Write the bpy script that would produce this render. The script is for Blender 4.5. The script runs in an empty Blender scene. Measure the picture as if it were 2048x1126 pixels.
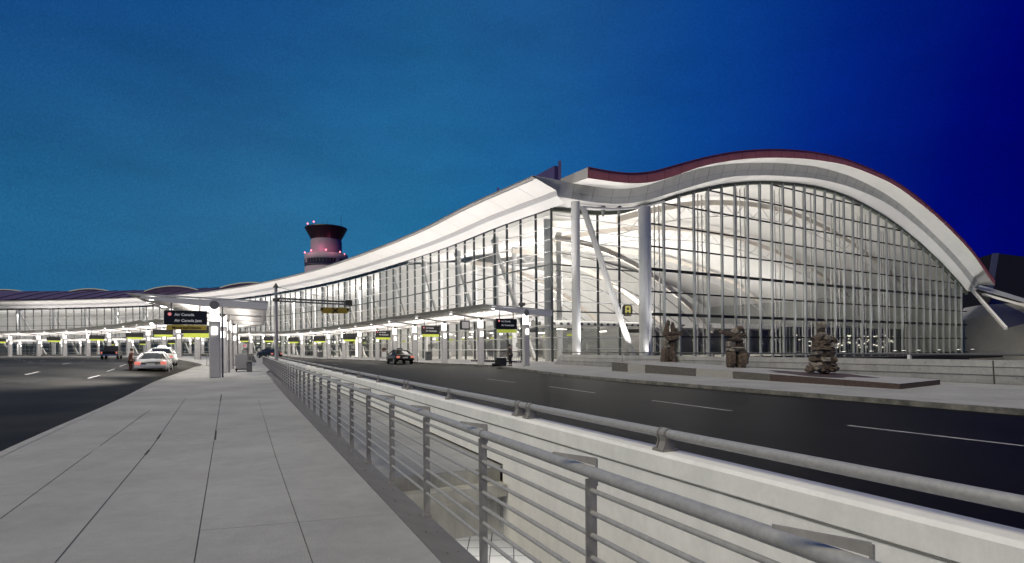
import bpy, math, random
from mathutils import Vector, Matrix, noise
R = math.radians
random.seed(7)
scene = bpy.context.scene
COL = scene.collection

# ------------------------------------------------------------------ camera, sky, sun, exposure
EYE = 1.65; FPX = 1150.0; KR = 0.0085; HX, HY = 1024.0, 697.0
cam_d = bpy.data.cameras.new("camera")
cam_d.sensor_width = 36.0; cam_d.lens = FPX/2048*36; cam_d.shift_y = (HY-563)/2048.0
cam_d.clip_end = 6000; cam_d.clip_start = 0.05
cam = bpy.data.objects.new("camera", cam_d); COL.objects.link(cam)
cam.matrix_world = Matrix.Translation((0,0,EYE)) @ Matrix.Rotation(R(90),4,'X') @ Matrix.Rotation(-math.atan(KR),4,'Z')
scene.camera = cam
scene.view_settings.view_transform = 'Standard'; scene.view_settings.look = 'None'
scene.view_settings.exposure = 0.0; scene.view_settings.gamma = 1.0
try:
    scene.cycles.use_denoising = True
    scene.cycles.max_bounces = 6; scene.cycles.diffuse_bounces = 3; scene.cycles.glossy_bounces = 2
    scene.cycles.transparent_max_bounces = 12; scene.cycles.transmission_bounces = 2
    scene.cycles.sample_clamp_indirect = 4.0
    scene.cycles.caustics_reflective = False; scene.cycles.caustics_refractive = False
except Exception: pass

def N(nt, t, loc=None, **kw):
    n = nt.nodes.new(t)
    for k, v in kw.items(): setattr(n, k, v)
    return n
def ramp(nt, pts, interp='LINEAR'):
    r = N(nt, 'ShaderNodeValToRGB'); r.color_ramp.interpolation = interp
    el = r.color_ramp.elements
    while len(el) > 1: el.remove(el[-1])
    el[0].position = pts[0][0]; el[0].color = (*pts[0][1], 1)
    for p, c in pts[1:]:
        e = el.new(p); e.color = (*c, 1)
    return r
def s2l(*c):
    return tuple(((v/255)/12.92 if v/255 <= .04045 else ((v/255+.055)/1.055)**2.4) for v in c)

W = bpy.data.worlds.new("World"); scene.world = W; W.use_nodes = True
nt = W.node_tree; nt.nodes.clear()
out = N(nt,'ShaderNodeOutputWorld'); bg = N(nt,'ShaderNodeBackground'); nt.links.new(bg.outputs[0], out.inputs[0])
tc = N(nt,'ShaderNodeTexCoord'); sep = N(nt,'ShaderNodeSeparateXYZ'); nt.links.new(tc.outputs['Generated'], sep.inputs[0])
mx = N(nt,'ShaderNodeMapRange'); mx.inputs[1].default_value=-0.7; mx.inputs[2].default_value=0.7; nt.links.new(sep.outputs[0], mx.inputs[0])
low = ramp(nt, [(0.0,s2l(30,92,134)),(0.22,s2l(40,100,140)),(0.40,s2l(34,104,148)),(0.52,s2l(26,96,150)),(0.68,s2l(12,72,142)),(0.82,s2l(3,36,126)),(0.92,s2l(0,8,106)),(1.0,s2l(0,0,92))])
high = ramp(nt, [(0.0,s2l(10,52,118)),(0.2,s2l(17,70,128)),(0.42,s2l(28,84,134)),(0.55,s2l(26,78,132)),(0.7,s2l(10,58,126)),(0.84,s2l(1,30,116)),(0.95,s2l(0,0,100)),(1.0,s2l(0,0,86))])
nt.links.new(mx.outputs[0], low.inputs[0]); nt.links.new(mx.outputs[0], high.inputs[0])
mz = N(nt,'ShaderNodeMapRange'); mz.interpolation_type='SMOOTHSTEP'; mz.inputs[1].default_value=0.14; mz.inputs[2].default_value=0.56
nt.links.new(sep.outputs[2], mz.inputs[0])
mix = N(nt,'ShaderNodeMixRGB'); nt.links.new(mz.outputs[0], mix.inputs[0]); nt.links.new(low.outputs[0], mix.inputs[1]); nt.links.new(high.outputs[0], mix.inputs[2])
mp = N(nt,'ShaderNodeMapping'); mp.inputs['Scale'].default_value=(1.0,1.0,3.4); mp.inputs['Rotation'].default_value=(0,R(14),0); nt.links.new(tc.outputs['Generated'], mp.inputs[0])
nz = N(nt,'ShaderNodeTexNoise'); nz.inputs['Scale'].default_value=3.2; nz.inputs['Detail'].default_value=7; nz.inputs['Roughness'].default_value=.55; nt.links.new(mp.outputs[0], nz.inputs[0])
ng = N(nt,'ShaderNodeTexNoise'); ng.inputs['Scale'].default_value=420; ng.inputs['Detail'].default_value=2; nt.links.new(tc.outputs['Generated'], ng.inputs[0])
mr = N(nt,'ShaderNodeMapRange'); mr.inputs[1].default_value=.3; mr.inputs[2].default_value=.72; mr.inputs[3].default_value=.90; mr.inputs[4].default_value=1.16; nt.links.new(nz.outputs[0], mr.inputs[0])
mg = N(nt,'ShaderNodeMapRange'); mg.inputs[1].default_value=.3; mg.inputs[2].default_value=.7; mg.inputs[3].default_value=.90; mg.inputs[4].default_value=1.10; nt.links.new(ng.outputs[0], mg.inputs[0])
mm = N(nt,'ShaderNodeMath', operation='MULTIPLY'); nt.links.new(mr.outputs[0], mm.inputs[0]); nt.links.new(mg.outputs[0], mm.inputs[1])
sc = N(nt,'ShaderNodeVectorMath', operation='SCALE'); nt.links.new(mix.outputs[0], sc.inputs[0]); nt.links.new(mm.outputs[0], sc.inputs['Scale'])
nt.links.new(sc.outputs[0], bg.inputs[0]); bg.inputs[1].default_value = 1.07

sun_d = bpy.data.lights.new("sun",'SUN'); sun_d.energy = 2.65; sun_d.angle = R(45); sun_d.color = (1.0,0.90,0.67)
sun = bpy.data.objects.new("sun", sun_d); COL.objects.link(sun)
sun.rotation_euler = Vector((0.42,0.45,-0.80)).to_track_quat('-Z','Y').to_euler()

# ------------------------------------------------------------------ materials
MATS = {}
def mat(name, col, rough=.6, metal=0.0, var=0.0, scale=3.0, bump=0.0, bscale=40.0, emit=0.0, ecol=None, spec=.5, stretch=(1,1,1), detail=6, col2=None, thr=None, fine=0.0, fscale=30):
    if name in MATS: return MATS[name]
    m = bpy.data.materials.new(name); m.use_nodes = True; nt = m.node_tree
    b = nt.nodes['Principled BSDF']
    b.inputs['Base Color'].default_value=(*col,1); b.inputs['Roughness'].default_value=rough; b.inputs['Metallic'].default_value=metal
    b.inputs['Specular IOR Level'].default_value=spec
    if emit: b.inputs['Emission Color'].default_value=(*(ecol or col),1); b.inputs['Emission Strength'].default_value=emit
    if var or bump or col2:
        t = N(nt,'ShaderNodeTexCoord'); mpn = N(nt,'ShaderNodeMapping'); mpn.inputs['Scale'].default_value=stretch
        nt.links.new(t.outputs['Object'], mpn.inputs[0])
    if var or col2:
        n1 = N(nt,'ShaderNodeTexNoise'); n1.inputs['Scale'].default_value=scale; n1.inputs['Detail'].default_value=detail; n1.inputs['Roughness'].default_value=.62
        nt.links.new(mpn.outputs[0], n1.inputs[0])
        c1 = tuple(max(0,c*(1-var)) for c in col); c2 = col2 if col2 else tuple(min(1,c*(1+var)) for c in col)
        lo, hi = thr or (.32,.68)
        rp = ramp(nt, [(lo,c1),(hi,c2)]); nt.links.new(n1.outputs[0], rp.inputs[0]); nt.links.new(rp.outputs[0], b.inputs['Base Color'])
        if fine:
            n3 = N(nt,'ShaderNodeTexNoise'); n3.inputs['Scale'].default_value=fscale; n3.inputs['Detail'].default_value=8; n3.inputs['Roughness'].default_value=.8
            nt.links.new(t.outputs['Object'], n3.inputs[0])
            m3 = N(nt,'ShaderNodeMapRange'); m3.inputs[1].default_value=.3; m3.inputs[2].default_value=.7; m3.inputs[3].default_value=1-fine; m3.inputs[4].default_value=1+fine; nt.links.new(n3.outputs[0], m3.inputs[0])
            v3 = N(nt,'ShaderNodeVectorMath', operation='SCALE'); nt.links.new(rp.outputs[0], v3.inputs[0]); nt.links.new(m3.outputs[0], v3.inputs['Scale']); nt.links.new(v3.outputs[0], b.inputs['Base Color'])
    if bump:
        n2 = N(nt,'ShaderNodeTexNoise'); n2.inputs['Scale'].default_value=bscale; n2.inputs['Detail'].default_value=4
        nt.links.new(mpn.outputs[0], n2.inputs[0])
        bp = N(nt,'ShaderNodeBump'); bp.inputs['Strength'].default_value=bump; bp.inputs['Distance'].default_value=.02
        nt.links.new(n2.outputs[0], bp.inputs['Height']); nt.links.new(bp.outputs[0], b.inputs['Normal'])
    MATS[name]=m; return m
def glass(name, tint=(.93,.96,.94), refl=.08):
    if name in MATS: return MATS[name]
    m = bpy.data.materials.new(name); m.use_nodes=True; nt=m.node_tree; nt.nodes.clear()
    o = N(nt,'ShaderNodeOutputMaterial'); mxs=N(nt,'ShaderNodeMixShader'); tr=N(nt,'ShaderNodeBsdfTransparent'); gl=N(nt,'ShaderNodeBsdfGlossy')
    tr.inputs[0].default_value=(*tint,1); gl.inputs['Roughness'].default_value=.03; gl.inputs[0].default_value=(.9,.95,.95,1)
    lw = N(nt,'ShaderNodeLayerWeight'); lw.inputs[0].default_value=.25
    mu = N(nt,'ShaderNodeMath', operation='MULTIPLY'); nt.links.new(lw.outputs['Fresnel'], mu.inputs[0]); mu.inputs[1].default_value=.55
    ad = N(nt,'ShaderNodeMath', operation='ADD'); nt.links.new(mu.outputs[0], ad.inputs[0]); ad.inputs[1].default_value=refl*.5
    nt.links.new(ad.outputs[0], mxs.inputs[0]); nt.links.new(tr.outputs[0], mxs.inputs[1]); nt.links.new(gl.outputs[0], mxs.inputs[2]); nt.links.new(mxs.outputs[0], o.inputs[0])
    MATS[name]=m; return m
def emis(name, col, st):
    return mat(name, col, .5, emit=st)

M_conc = mat('walkway concrete', (.30,.30,.295), .85, var=.17, scale=.38, bump=.25, bscale=60, fine=.10, fscale=4)
M_conc2= mat('terminal pavement concrete', (.28,.28,.275), .85, var=.16, scale=.5, bump=.2, bscale=50, fine=.14, fscale=5)
M_wall = mat('barrier concrete', (.72,.72,.715), .8, var=.07, scale=2.2, bump=.2, bscale=30, stretch=(1,1,.25), fine=.07, fscale=9)
M_parap= mat('parapet concrete', (.34,.335,.335), .85, var=.18, scale=1.4, bump=.4, bscale=25, fine=.15, fscale=8)
M_dirty= mat('stained concrete', (.40,.39,.35), .9, var=.35, scale=2.2, bump=.4, bscale=20, stretch=(1,1,.3))
M_asph = mat('asphalt', (.006,.0055,.005), .5, var=.5, scale=.25, bump=.05, bscale=80, spec=.04)
M_asphL= mat('lamplit asphalt', (.030,.0285,.026), .5, var=.55, scale=.12, bump=.05, bscale=80, spec=.015)  # left road made paler: canopy light partly put into its colour
M_paint= mat('road paint', (.34,.33,.32), .7, var=.25, scale=6)
M_galv = mat('galvanised steel', (.36,.355,.35), .42, .25, var=.13, scale=22, bump=.12, bscale=60, stretch=(1,1,1))
M_galvd= mat('galvanised flat bar', (.25,.24,.235), .6, .08, var=.35, scale=5, stretch=(1,1,.5))
M_plate= mat('edge plate steel', (.17,.165,.16), .6, .05, var=.12, scale=3)
M_white= mat('white painted steel', (.70,.70,.69), .45, var=.04, scale=2)
M_col  = mat('canopy column paint', (.50,.485,.475), .5, var=.06, scale=3)
M_soff = mat('white soffit panel', (.78,.76,.74), .5, var=.03, scale=.7)
M_fasc = mat('grey fascia metal', (.60,.60,.58), .45, .1, var=.06, scale=.8)
M_red  = mat('maroon roof fascia', (.62,.21,.21), .5, .1, var=.10, scale=.6)
M_roof = mat('purple roof metal', (.075,.045,.10), .5, .2, var=.20, scale=.4)
M_rib  = mat('pale roof rib', (.62,.60,.50), .5)
M_mull = mat('dark window frame', (.085,.095,.09), .5, .2)
M_mullw= mat('pale window fin', (.33,.345,.345), .45, .2)
M_trans= mat('black transom', (.014,.015,.012), .5)
M_tube = mat('white tube', (.66,.65,.64), .45)
M_glass= glass('facade glass', (.925,.925,.90), .07)
M_glas2= glass('arch glass', (.76,.765,.73), .07)
M_int  = mat('interior plaster', (.66,.655,.64), .8, var=.05, scale=.3)
M_ceil = mat('interior ceiling', (.74,.735,.72), .8, var=.03, scale=.3)
M_floor= mat('interior floor', (.42,.40,.37), .35, var=.06, scale=.5)
M_intd = mat('interior dark panel', (.055,.06,.055), .5)
M_intg = mat('interior grey panel', (.30,.31,.29), .6)
M_black= mat('black sign', (.012,.012,.013), .4)
M_yel  = mat('sign yellow green', (.50,.56,.06), .5, emit=.45, ecol=(.55,.62,.10))
M_ylw  = mat('sign amber', (.40,.30,.05), .5, emit=.10, ecol=(.5,.38,.05))
M_txt  = mat('sign lettering', (.7,.7,.7), .5, emit=.12, ecol=(1,1,1))
M_lamp = emis('lamp panel', (1.0,.95,.90), 6.0)
M_lampb= emis('column light box', (1.0,.95,.90), 2.2)
M_dot  = emis('small downlight', (1.0,.95,.9), 12.0)
M_redl = emis('red beacon', (1.0,.2,.26), 3.5)
M_ltow = mat('tower concrete', (.24,.21,.26), .7, var=.06, scale=.2)
M_cab  = mat('tower cab dark', (.020,.014,.018), .35)
M_stone= mat('field stone', (.085,.062,.048), .9, var=.6, scale=5, bump=1.0, bscale=14, fine=.4, fscale=18)
M_stone2=mat('pale field stone', (.19,.165,.14), .9, var=.5, scale=6, bump=1.0, bscale=14, fine=.35, fscale=18)
M_gran = mat('speckled granite', (.11,.10,.09), .7, var=.75, scale=26, detail=3)
M_gran2= mat('pale granite', (.34,.33,.31), .7, var=.25, scale=20, detail=3)
M_gran3= mat('brown granite', (.07,.045,.038), .7, var=.6, scale=22, detail=3)
M_dark = mat('unlit void black', (.01,.01,.012), .8)  # shade of the unlit void below the glass, put into a near-black colour
M_night= mat('dark cladding', (.012,.012,.016), .7)
M_nightb=mat('blue grey cladding', (.05,.055,.12), .6)
M_rubber=mat('rubber', (.012,.012,.012), .8)

# ------------------------------------------------------------------ mesh helpers
class MB:
    def __init__(s): s.v=[]; s.f=[]; s.sm=[]
    def add(s, vs, fs, smooth=False):
        o=len(s.v); s.v += [tuple(p) for p in vs]; s.f += [tuple(i+o for i in f) for f in fs]; s.sm += [smooth]*len(fs); return s
    def box(s, c, d, rz=0, ax=None):
        x,y,z=c; a,b,h=[q/2 for q in d]; M=Matrix.Rotation(rz,3,'Z') if ax is None else ax
        vs=[Vector(c)+M@Vector((i*a,j*b,k*h)) for k in (-1,1) for j in (-1,1) for i in (-1,1)]
        return s.add(vs,[(0,2,3,1),(4,5,7,6),(0,1,5,4),(2,6,7,3),(0,4,6,2),(1,3,7,5)])
    def bar(s, p, q, w, h, up=(0,0,1)):
        p=Vector(p); q=Vector(q); d=(q-p); L=d.length
        if L<1e-6: return s
        d.normalize(); u=Vector(up)
        if abs(d.dot(u))>.98: u=Vector((1,0,0))
        sd=d.cross(u).normalized(); u=sd.cross(d)
        vs=[]
        for e in (p,q):
            for a,b in ((-1,-1),(1,-1),(1,1),(-1,1)): vs.append(e+sd*a*w/2+u*b*h/2)
        return s.add(vs,[(0,1,2,3),(7,6,5,4),(0,4,5,1),(1,5,6,2),(2,6,7,3),(3,7,4,0)])
    def tube(s, pts, r, seg=10, caps=True):
        pts=[Vector(p) for p in pts]; n=len(pts); rr=r if isinstance(r,(list,tuple)) else [r]*n
        vs=[]; up=Vector((0,0,1))
        for i,p in enumerate(pts):
            t=(pts[min(i+1,n-1)]-pts[max(i-1,0)]).normalized()
            u=up if abs(t.dot(up))<.95 else Vector((1,0,0))
            a=t.cross(u).normalized(); b=a.cross(t)
            for k in range(seg):
                th=2*math.pi*k/seg; vs.append(p+(a*math.cos(th)+b*math.sin(th))*rr[i])
        fs=[(i*seg+k,(i+1)*seg+k,(i+1)*seg+(k+1)%seg,i*seg+(k+1)%seg) for i in range(n-1) for k in range(seg)]
        s.add(vs,fs,True)
        if caps:
            s.add(vs[:seg],[tuple(range(seg))]); s.add(vs[-seg:],[tuple(reversed(range(seg)))])
        return s
    def lathe(s, prof, c=(0,0,0), seg=24, smooth=True):
        vs=[]; n=len(prof)
        for r,z in prof:
            for k in range(seg):
                a=2*math.pi*k/seg; vs.append((c[0]+r*math.cos(a),c[1]+r*math.sin(a),c[2]+z))
        fs=[(i*seg+k,i*seg+(k+1)%seg,(i+1)*seg+(k+1)%seg,(i+1)*seg+k) for i in range(n-1) for k in range(seg)]
        return s.add(vs,fs,smooth)
    def grid(s, rows, smooth=False):
        n=len(rows[0]); vs=[p for r in rows for p in r]
        fs=[(i*n+j,i*n+j+1,(i+1)*n+j+1,(i+1)*n+j) for i in range(len(rows)-1) for j in range(n-1)]
        return s.add(vs,fs,smooth)
    def prism(s, pts, off):
        o=Vector(off); n=len(pts); a=[Vector(p) for p in pts]; b=[p+o for p in a]
        fs=[tuple(range(n)),tuple(reversed(range(n,2*n)))]+[(i,i+n,(i+1)%n+n,(i+1)%n) for i in range(n)]
        return s.add(a+b,fs)
    def build(s, name, m, parent=None, loc=None, bevel=0, solid=0):
        me=bpy.data.meshes.new(name); me.from_pydata(s.v,[],s.f); me.materials.append(m)
        me.polygons.foreach_set('use_smooth', s.sm); me.update()
        o=bpy.data.objects.new(name,me); COL.objects.link(o)
        if parent: o.parent=parent
        if loc: o.location=loc
        if bevel:
            b=o.modifiers.new('b','BEVEL'); b.width=bevel; b.segments=2; b.limit_method='ANGLE'
        if solid:
            b=o.modifiers.new('s','SOLIDIFY'); b.thickness=solid; b.offset=0
        return o
def empty(name, loc=(0,0,0), rz=0):
    o=bpy.data.objects.new(name,None); COL.objects.link(o); o.location=loc; o.rotation_euler=(0,0,rz); o.empty_display_size=.2; return o
def tag(o, label, cat, group=None):
    o['label']=label; o['category']=cat
    if group: o['group']=group
    return o
def struct(o): o['kind']='structure'; return o
def copy_tree(o, parent=None):
    c=o.copy(); COL.objects.link(c)
    if parent: c.parent=parent
    for ch in list(o.children): copy_tree(ch,c)
    return c
def text(name, s, size, m, parent, loc, rot, ext=.01, align='LEFT', bold=False):
    cu=bpy.data.curves.new(name,'FONT'); cu.body=s; cu.size=size; cu.extrude=ext; cu.align_x=align; cu.resolution_u=3
    if bold: cu.offset=size*.02
    t=bpy.data.objects.new(name,cu); COL.objects.link(t)
    me=bpy.data.meshes.new_from_object(t.evaluated_get(bpy.context.evaluated_depsgraph_get()))
    bpy.data.objects.remove(t); o=bpy.data.objects.new(name,me); COL.objects.link(o); me.materials.clear(); me.materials.append(m)
    o.parent=parent; o.location=loc; o.rotation_euler=rot; return o

ORD=['nearest','second','third','fourth','fifth','sixth','seventh','eighth','ninth','tenth','eleventh','twelfth','thirteenth','fourteenth','fifteenth','sixteenth','seventeenth','eighteenth','nineteenth','twentieth','twenty-first','twenty-second','twenty-third','twenty-fourth','twenty-fifth','twenty-sixth','twenty-seventh','twenty-eighth','twenty-ninth','thirtieth','thirty-first','thirty-second','thirty-third','thirty-fourth','thirty-fifth']

# ------------------------------------------------------------------ site layout (metres, camera foot at 0,0)
U = Vector((-.418,.908,0)).normalized(); V = Vector((U.y,-U.x,0))     # along / across the walkway
def P(s,l,z=0.0): q=U*s+V*l; return Vector((q.x,q.y,z))
def sm(x): x=max(0,min(1,x)); return x*x*(3-2*x)
def gz(x,y): return .85*sm((-x-.25*y-11)/18)          # the forecourt climbs slightly as it bends left
class Curve:
    def __init__(s, pts, step=1.0):
        P_=[Vector((a,b,0)) for a,b in pts]; q=[]
        P_=[P_[0]*2-P_[1]]+P_+[P_[-1]*2-P_[-2]]
        for i in range(1,len(P_)-2):
            a,b,c,d=P_[i-1:i+3]
            for k in range(24):
                t=k/24; q.append(.5*((2*b)+(c-a)*t+(2*a-5*b+4*c-d)*t*t+(3*b-a-3*c+d)*t**3))
        q.append(P_[-2]); s.q=q; s.L=[0]
        for i in range(1,len(q)): s.L.append(s.L[-1]+(q[i]-q[i-1]).length)
        s.len=s.L[-1]
    def at(s,u):
        if u<=0:
            t=(s.q[1]-s.q[0]).normalized(); return s.q[0]+t*u,t
        if u>=s.len:
            t=(s.q[-1]-s.q[-2]).normalized(); return s.q[-1]+t*(u-s.len),t
        lo,hi=0,len(s.L)-1
        while hi-lo>1:
            m=(lo+hi)//2
            if s.L[m]<=u: lo=m
            else: hi=m
        f=(u-s.L[lo])/(s.L[hi]-s.L[lo]); p=s.q[lo].lerp(s.q[hi],f)
        i0=max(lo-3,0); i1=min(hi+3,len(s.q)-1); t=(s.q[i1]-s.q[i0]).normalized(); return p,t
FAC=Curve([(4.9,69.8),(-2.1,80.6),(-11.6,97.2),(-26,118.5),(-42,139.5),(-60,159.5),(-81,179.5),(-108,199),(-140,213),(-175,220),(-212,220),(-250,214)])
FAC.q[0]=Vector((4.9,69.8,0))
N0=Vector((.846,.533,0)).normalized(); T0=Vector((-.533,.846,0)).normalized()
def F(s,t,z=0.0):
    """facade coordinates: s along the curb-side facade (negative = in front of the corner), t into the building"""
    if s<=0: q=Vector((4.9,69.8,0))+T0*s+N0*t
    else:
        p,tg=FAC.at(s); n=Vector((tg.y,-tg.x,0)); k=min(1,s/14); n=(N0*(1-k)+n*k).normalized(); q=p+n*t
    return Vector((q.x,q.y,z))
def un(px,py):
    dx=px-HX; dy=py-HY; return (dx-KR*dy)/FPX, -(dy+KR*dx)/FPX
def G(px,py,z=0.0):
    a,b=un(px,py); Y=(z-EYE)/b; return Vector((a*Y,Y,z))
def ray_t(px,s,py=690):
    a,_=un(px,py); o=F(s,0); return (a*o.y-o.x)/(N0.x-a*N0.y)

# ------------------------------------------------------------------ ground, roads, pavements
ground=MB().add([(-2500,-1500,-7.2),(2500,-1500,-7.2),(2500,4000,-7.2),(-2500,4000,-7.2)],[(0,1,2,3)]).build('ground',mat('lower ground',(.03,.03,.03),.9,var=.3,scale=.05)); struct(ground)
def sheet(name, m, s0,s1,l0,l1,ds,dl,dz):
    rows=[]; ns=int((s1-s0)/ds); nl=int((l1-l0)/dl)
    for i in range(ns+1):
        r=[]
        for j in range(nl+1):
            p=P(s0+(s1-s0)*i/ns,l0+(l1-l0)*j/nl); r.append((p.x,p.y,gz(p.x,p.y)+dz))
        rows.append(r)
    return struct(MB().grid(rows,True).build(name,m))
sheet('left_road',M_asphL,-30,330,-330,1.2,5,5,-.15)
sheet('right_road',M_asph,-30,300,4.0,24,5,4,-.15)
sheet('median_slab',M_conc,8.26,300,1.2,4.0,5,1.4,-.20)

# island walkway: left kerb follows the road, right side the railing line then the inner road
ISL=Curve([(7,-20),(-3.4,0),(-8.4,9.35),(-13.5,19.7),(-19.6,31.6),(-24.4,42),(-28.9,52),(-34.0,62.5),(-49,79),(-65,95),(-90,112),(-118,122),(-150,126),(-200,124)])
def isl(u,off):
    p,t=ISL.at(u); n=Vector((t.y,-t.x,0)); q=p+n*off; return q
def island_half(u):
    return None
def LE(s): return 1.375-.006*max(0,min(s,24))
rowsL=[];rowsR=[]
us=[i*2.0 for i in range(int(ISL.len/2)+1)]
edge=[]
for u in us:
    a=isl(u,0)
    # right side: railing line while close, then a fixed width
    s_=a.dot(U); r=P(s_,LE(s_))
    w=isl(u,9.0); k=sm((s_-45)/30)
    b=r.lerp(w,k); edge.append((a,b))
def strip(edge, z0, name, m, nx=6, side=True, depth=.17):
    rows=[]
    for a,b in edge:
        r=[]
        if side: r.append((a.x,a.y,gz(a.x,a.y)+z0-depth))
        for j in range(nx+1):
            q=a.lerp(b,j/nx); r.append((q.x,q.y,gz(q.x,q.y)+z0))
        if side: r.append((b.x,b.y,gz(b.x,b.y)+z0-depth))
        rows.append(r)
    return MB().grid(rows,False).build(name,m)
walk=struct(strip(edge,0,'walkway',M_conc))
kerb=MB()
kr=[]
for a,b in edge:
    n=(b-a).normalized(); q=a-n*.02; p2=a+n*.15; g=gz(a.x,a.y)
    kr.append([(q.x,q.y,g-.16),(q.x,q.y,g+.006),(p2.x,p2.y,g+.006)])
struct(kerb.grid(kr).build('walkway_kerb',mat('kerb concrete',(.30,.295,.29),.8,var=.12,scale=2)))
# saw-cut joints of the walkway (gaps cut between the slabs)
jm=mat('joint filler',(.06,.06,.06),.9)
jt=MB()
def jline(p,q,w,seg=14):
    p=Vector(p);q=Vector(q)
    for i in range(seg):
        a=p.lerp(q,i/seg); b=p.lerp(q,(i+1)/seg); d=(b-a).normalized(); n=Vector((d.y,-d.x,0))*w/2
        jt.add([(a-n),(a+n),(b+n),(b-n)],[(0,1,2,3)])
Z=.004
def JG(px,py): g=G(px,py,0); return Vector((g.x,g.y,Z))
for A,B,w in (((388,1126),(430,870),.6*.012),((430,870),(443,790),.6*.018),((110,1126),(305,892),.6*.014),((305,892),(372,795),.6*.016),((625,1126),(550,910),.6*.010),((550,910),(517,800),.6*.010),((0,1038),(184,903),.6*.011),((200,892),(300,820),.010)):
    jline(JG(*A),JG(*B),w)
for l0,l1,s in ((1.27,-.42,5.75),(-.45,-2.1,10.9),(-2.1,-3.6,8.4),(-.6,-4.0,17.2),(1.14,-.6,13.4)):
    jline(P(s,l0,Z),P(s+.25,l1,Z),.004,4)
for a,b in (((443,789),(441,802)),((432,862),(430,880)),((321.6,868),(314.7,878)),((298.3,900),(290,910))): jline(JG(*a),JG(*b),.03,1)
struct(jt.build('walkway_joints',jm))
# hatched lay-by painted beside the taxis, stripes
pk=MB()
def stripe(p,q,w,dz=-.146):
    p=Vector(p);q=Vector(q); n=max(1,int((q-p).length/2)); d=(q-p).normalized(); nn=Vector((d.y,-d.x,0))*w/2
    for i in range(n):
        a=p.lerp(q,i/n); b=p.lerp(q,(i+1)/n)
        c=[a-nn,a+nn,b+nn,b-nn]; pk.add([(v.x,v.y,gz(v.x,v.y)+dz) for v in c],[(0,1,2,3)])
for A,B in (((28,799),(79,789)),((117,778),(151,771)),((176,764),(199,758.7)),((51,765),(79,760)),((214,753),(229,749)),((240,745),(253,741.6)),((125,747),(142,744)),((53,745),(68,743)),((162,740),(170,738)),((80,738),(90,736))):
    a=G(*A,-.15); b=G(*B,-.15); stripe((a.x,a.y,0),(b.x,b.y,0),.13)
a=G(0,750,-.15); b=G(258,740,-.15); stripe((a.x,a.y,0),(b.x,b.y,0),.22)
for A,B in (((1304,801),(1464,822)),((1696,851),(2048,892)),((1098,773),(1190,786)),((975,758),(1030,765))):
    a=G(*A,-.15); b=G(*B,-.15); stripe((a.x,a.y,0),(b.x,b.y,0),.11)
for k in range(7):
    u=62+k*1.9; a=isl(u,-.25); b=isl(u+1.0,-3.0); stripe((a.x,a.y,0),(b.x,b.y,0),.5)
for k in range(12):
    u=100+k*9; a=isl(u,-7); b=isl(u+3,-7); stripe((a.x,a.y,0),(b.x,b.y,0),.14)
    a=isl(u,-14); b=isl(u+3,-14); stripe((a.x,a.y,0),(b.x,b.y,0),.14)
struct(pk.build('lane_markings',M_paint))

# terminal pavement: kerb line -> parapet / facade
WALLD=[(26.5,8.0),(20.4,22.9),(14.5,35.9),(8.1,49.9),(4.6,58.2)]
cur=[Vector((22,-6,0)),Vector((17.4,4.5,0)),Vector((12.9,14.5,0)),Vector((11.1,18.5,0)),Vector((9.2,22.5,0)),Vector((5.6,30.5,0)),Vector((3.2,36.5,0)),Vector((1.9,42,0)),Vector((.2,48.5,0)),Vector((-1.6,55,0))]
inn=[Vector((33.5,-6,0)),Vector((28,5,0)),Vector((22.2,18.5,0)),Vector((20.6,22.6,0)),Vector((18.5,27,0)),Vector((14.6,35.9,0)),Vector((11.9,41.8,0)),Vector((9.4,47.3,0)),Vector((6.6,53.5,0)),Vector((4.8,58.0,0))]
ed=list(zip(cur,inn))
for k in range(0,100):
    s=-9+k*3; 
    if s>325: break
    ed.append((F(s,-12.2),F(s,-.15)))
tp=struct(strip(ed,0,'terminal_pavement',M_conc2,nx=5))
kr=[]
for a,b in ed:
    n=(b-a).normalized(); q=a-n*.015; p2=a+n*.17; g=gz(a.x,a.y); kr.append([(q.x,q.y,g-.16),(q.x,q.y,g+.005),(p2.x,p2.y,g+.005)])
struct(MB().grid(kr).build('terminal_kerb',mat('kerb stained',(.15,.145,.13),.85,var=.6,scale=1.6,fine=.4,fscale=6)))

# ------------------------------------------------------------------ trench between walkway and road
tw=MB()
sA,sB=-12,8.26; lA,lB=1.80,3.60
tw.prism([P(sA,lB+.02,-.15),P(sB,lB+.02,-.15),P(sB,lB+.02,-1.25),P(sA,lB+.02,-1.25)],V*.5)
o=tag(tw.build('deck_edge_beam',M_dirty),'weathered concrete beam under the white barrier, seen down in the trench','beam')
MBx=MB().prism([P(sB,1.5,-.205),P(sB,3.58,-.205),P(sB,3.58,-1.22),P(sB,1.5,-1.22)],U*.6).prism([P(sB-.25,1.5,-.42),P(sB-.25,3.58,-.42),P(sB-.25,3.58,-.60),P(sB-.25,1.5,-.60)],U*.26)
tag(MBx.build('cross_beam',M_dirty),'stained cross beam closing the far end of the open trench','beam')
MBx=MB().prism([P(sA,1.45,-.21),P(sB,1.45,-.21),P(sB,1.45,-1.05),P(sA,1.45,-1.05)],V*.28)
tag(MBx.build('deck_edge_beam',M_dirty),'concrete beam below the steel plate at the walkway edge','beam')
lowf=MB().add([P(-25,-3,-7.0),P(60,-3,-7.0),P(60,14,-7.0),P(-25,14,-7.0)],[(0,1,2,3)])
lf=bpy.data.materials.new('lower floor tiles'); lf.use_nodes=True; _n=lf.node_tree; _b=_n.nodes['Principled BSDF']
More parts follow.
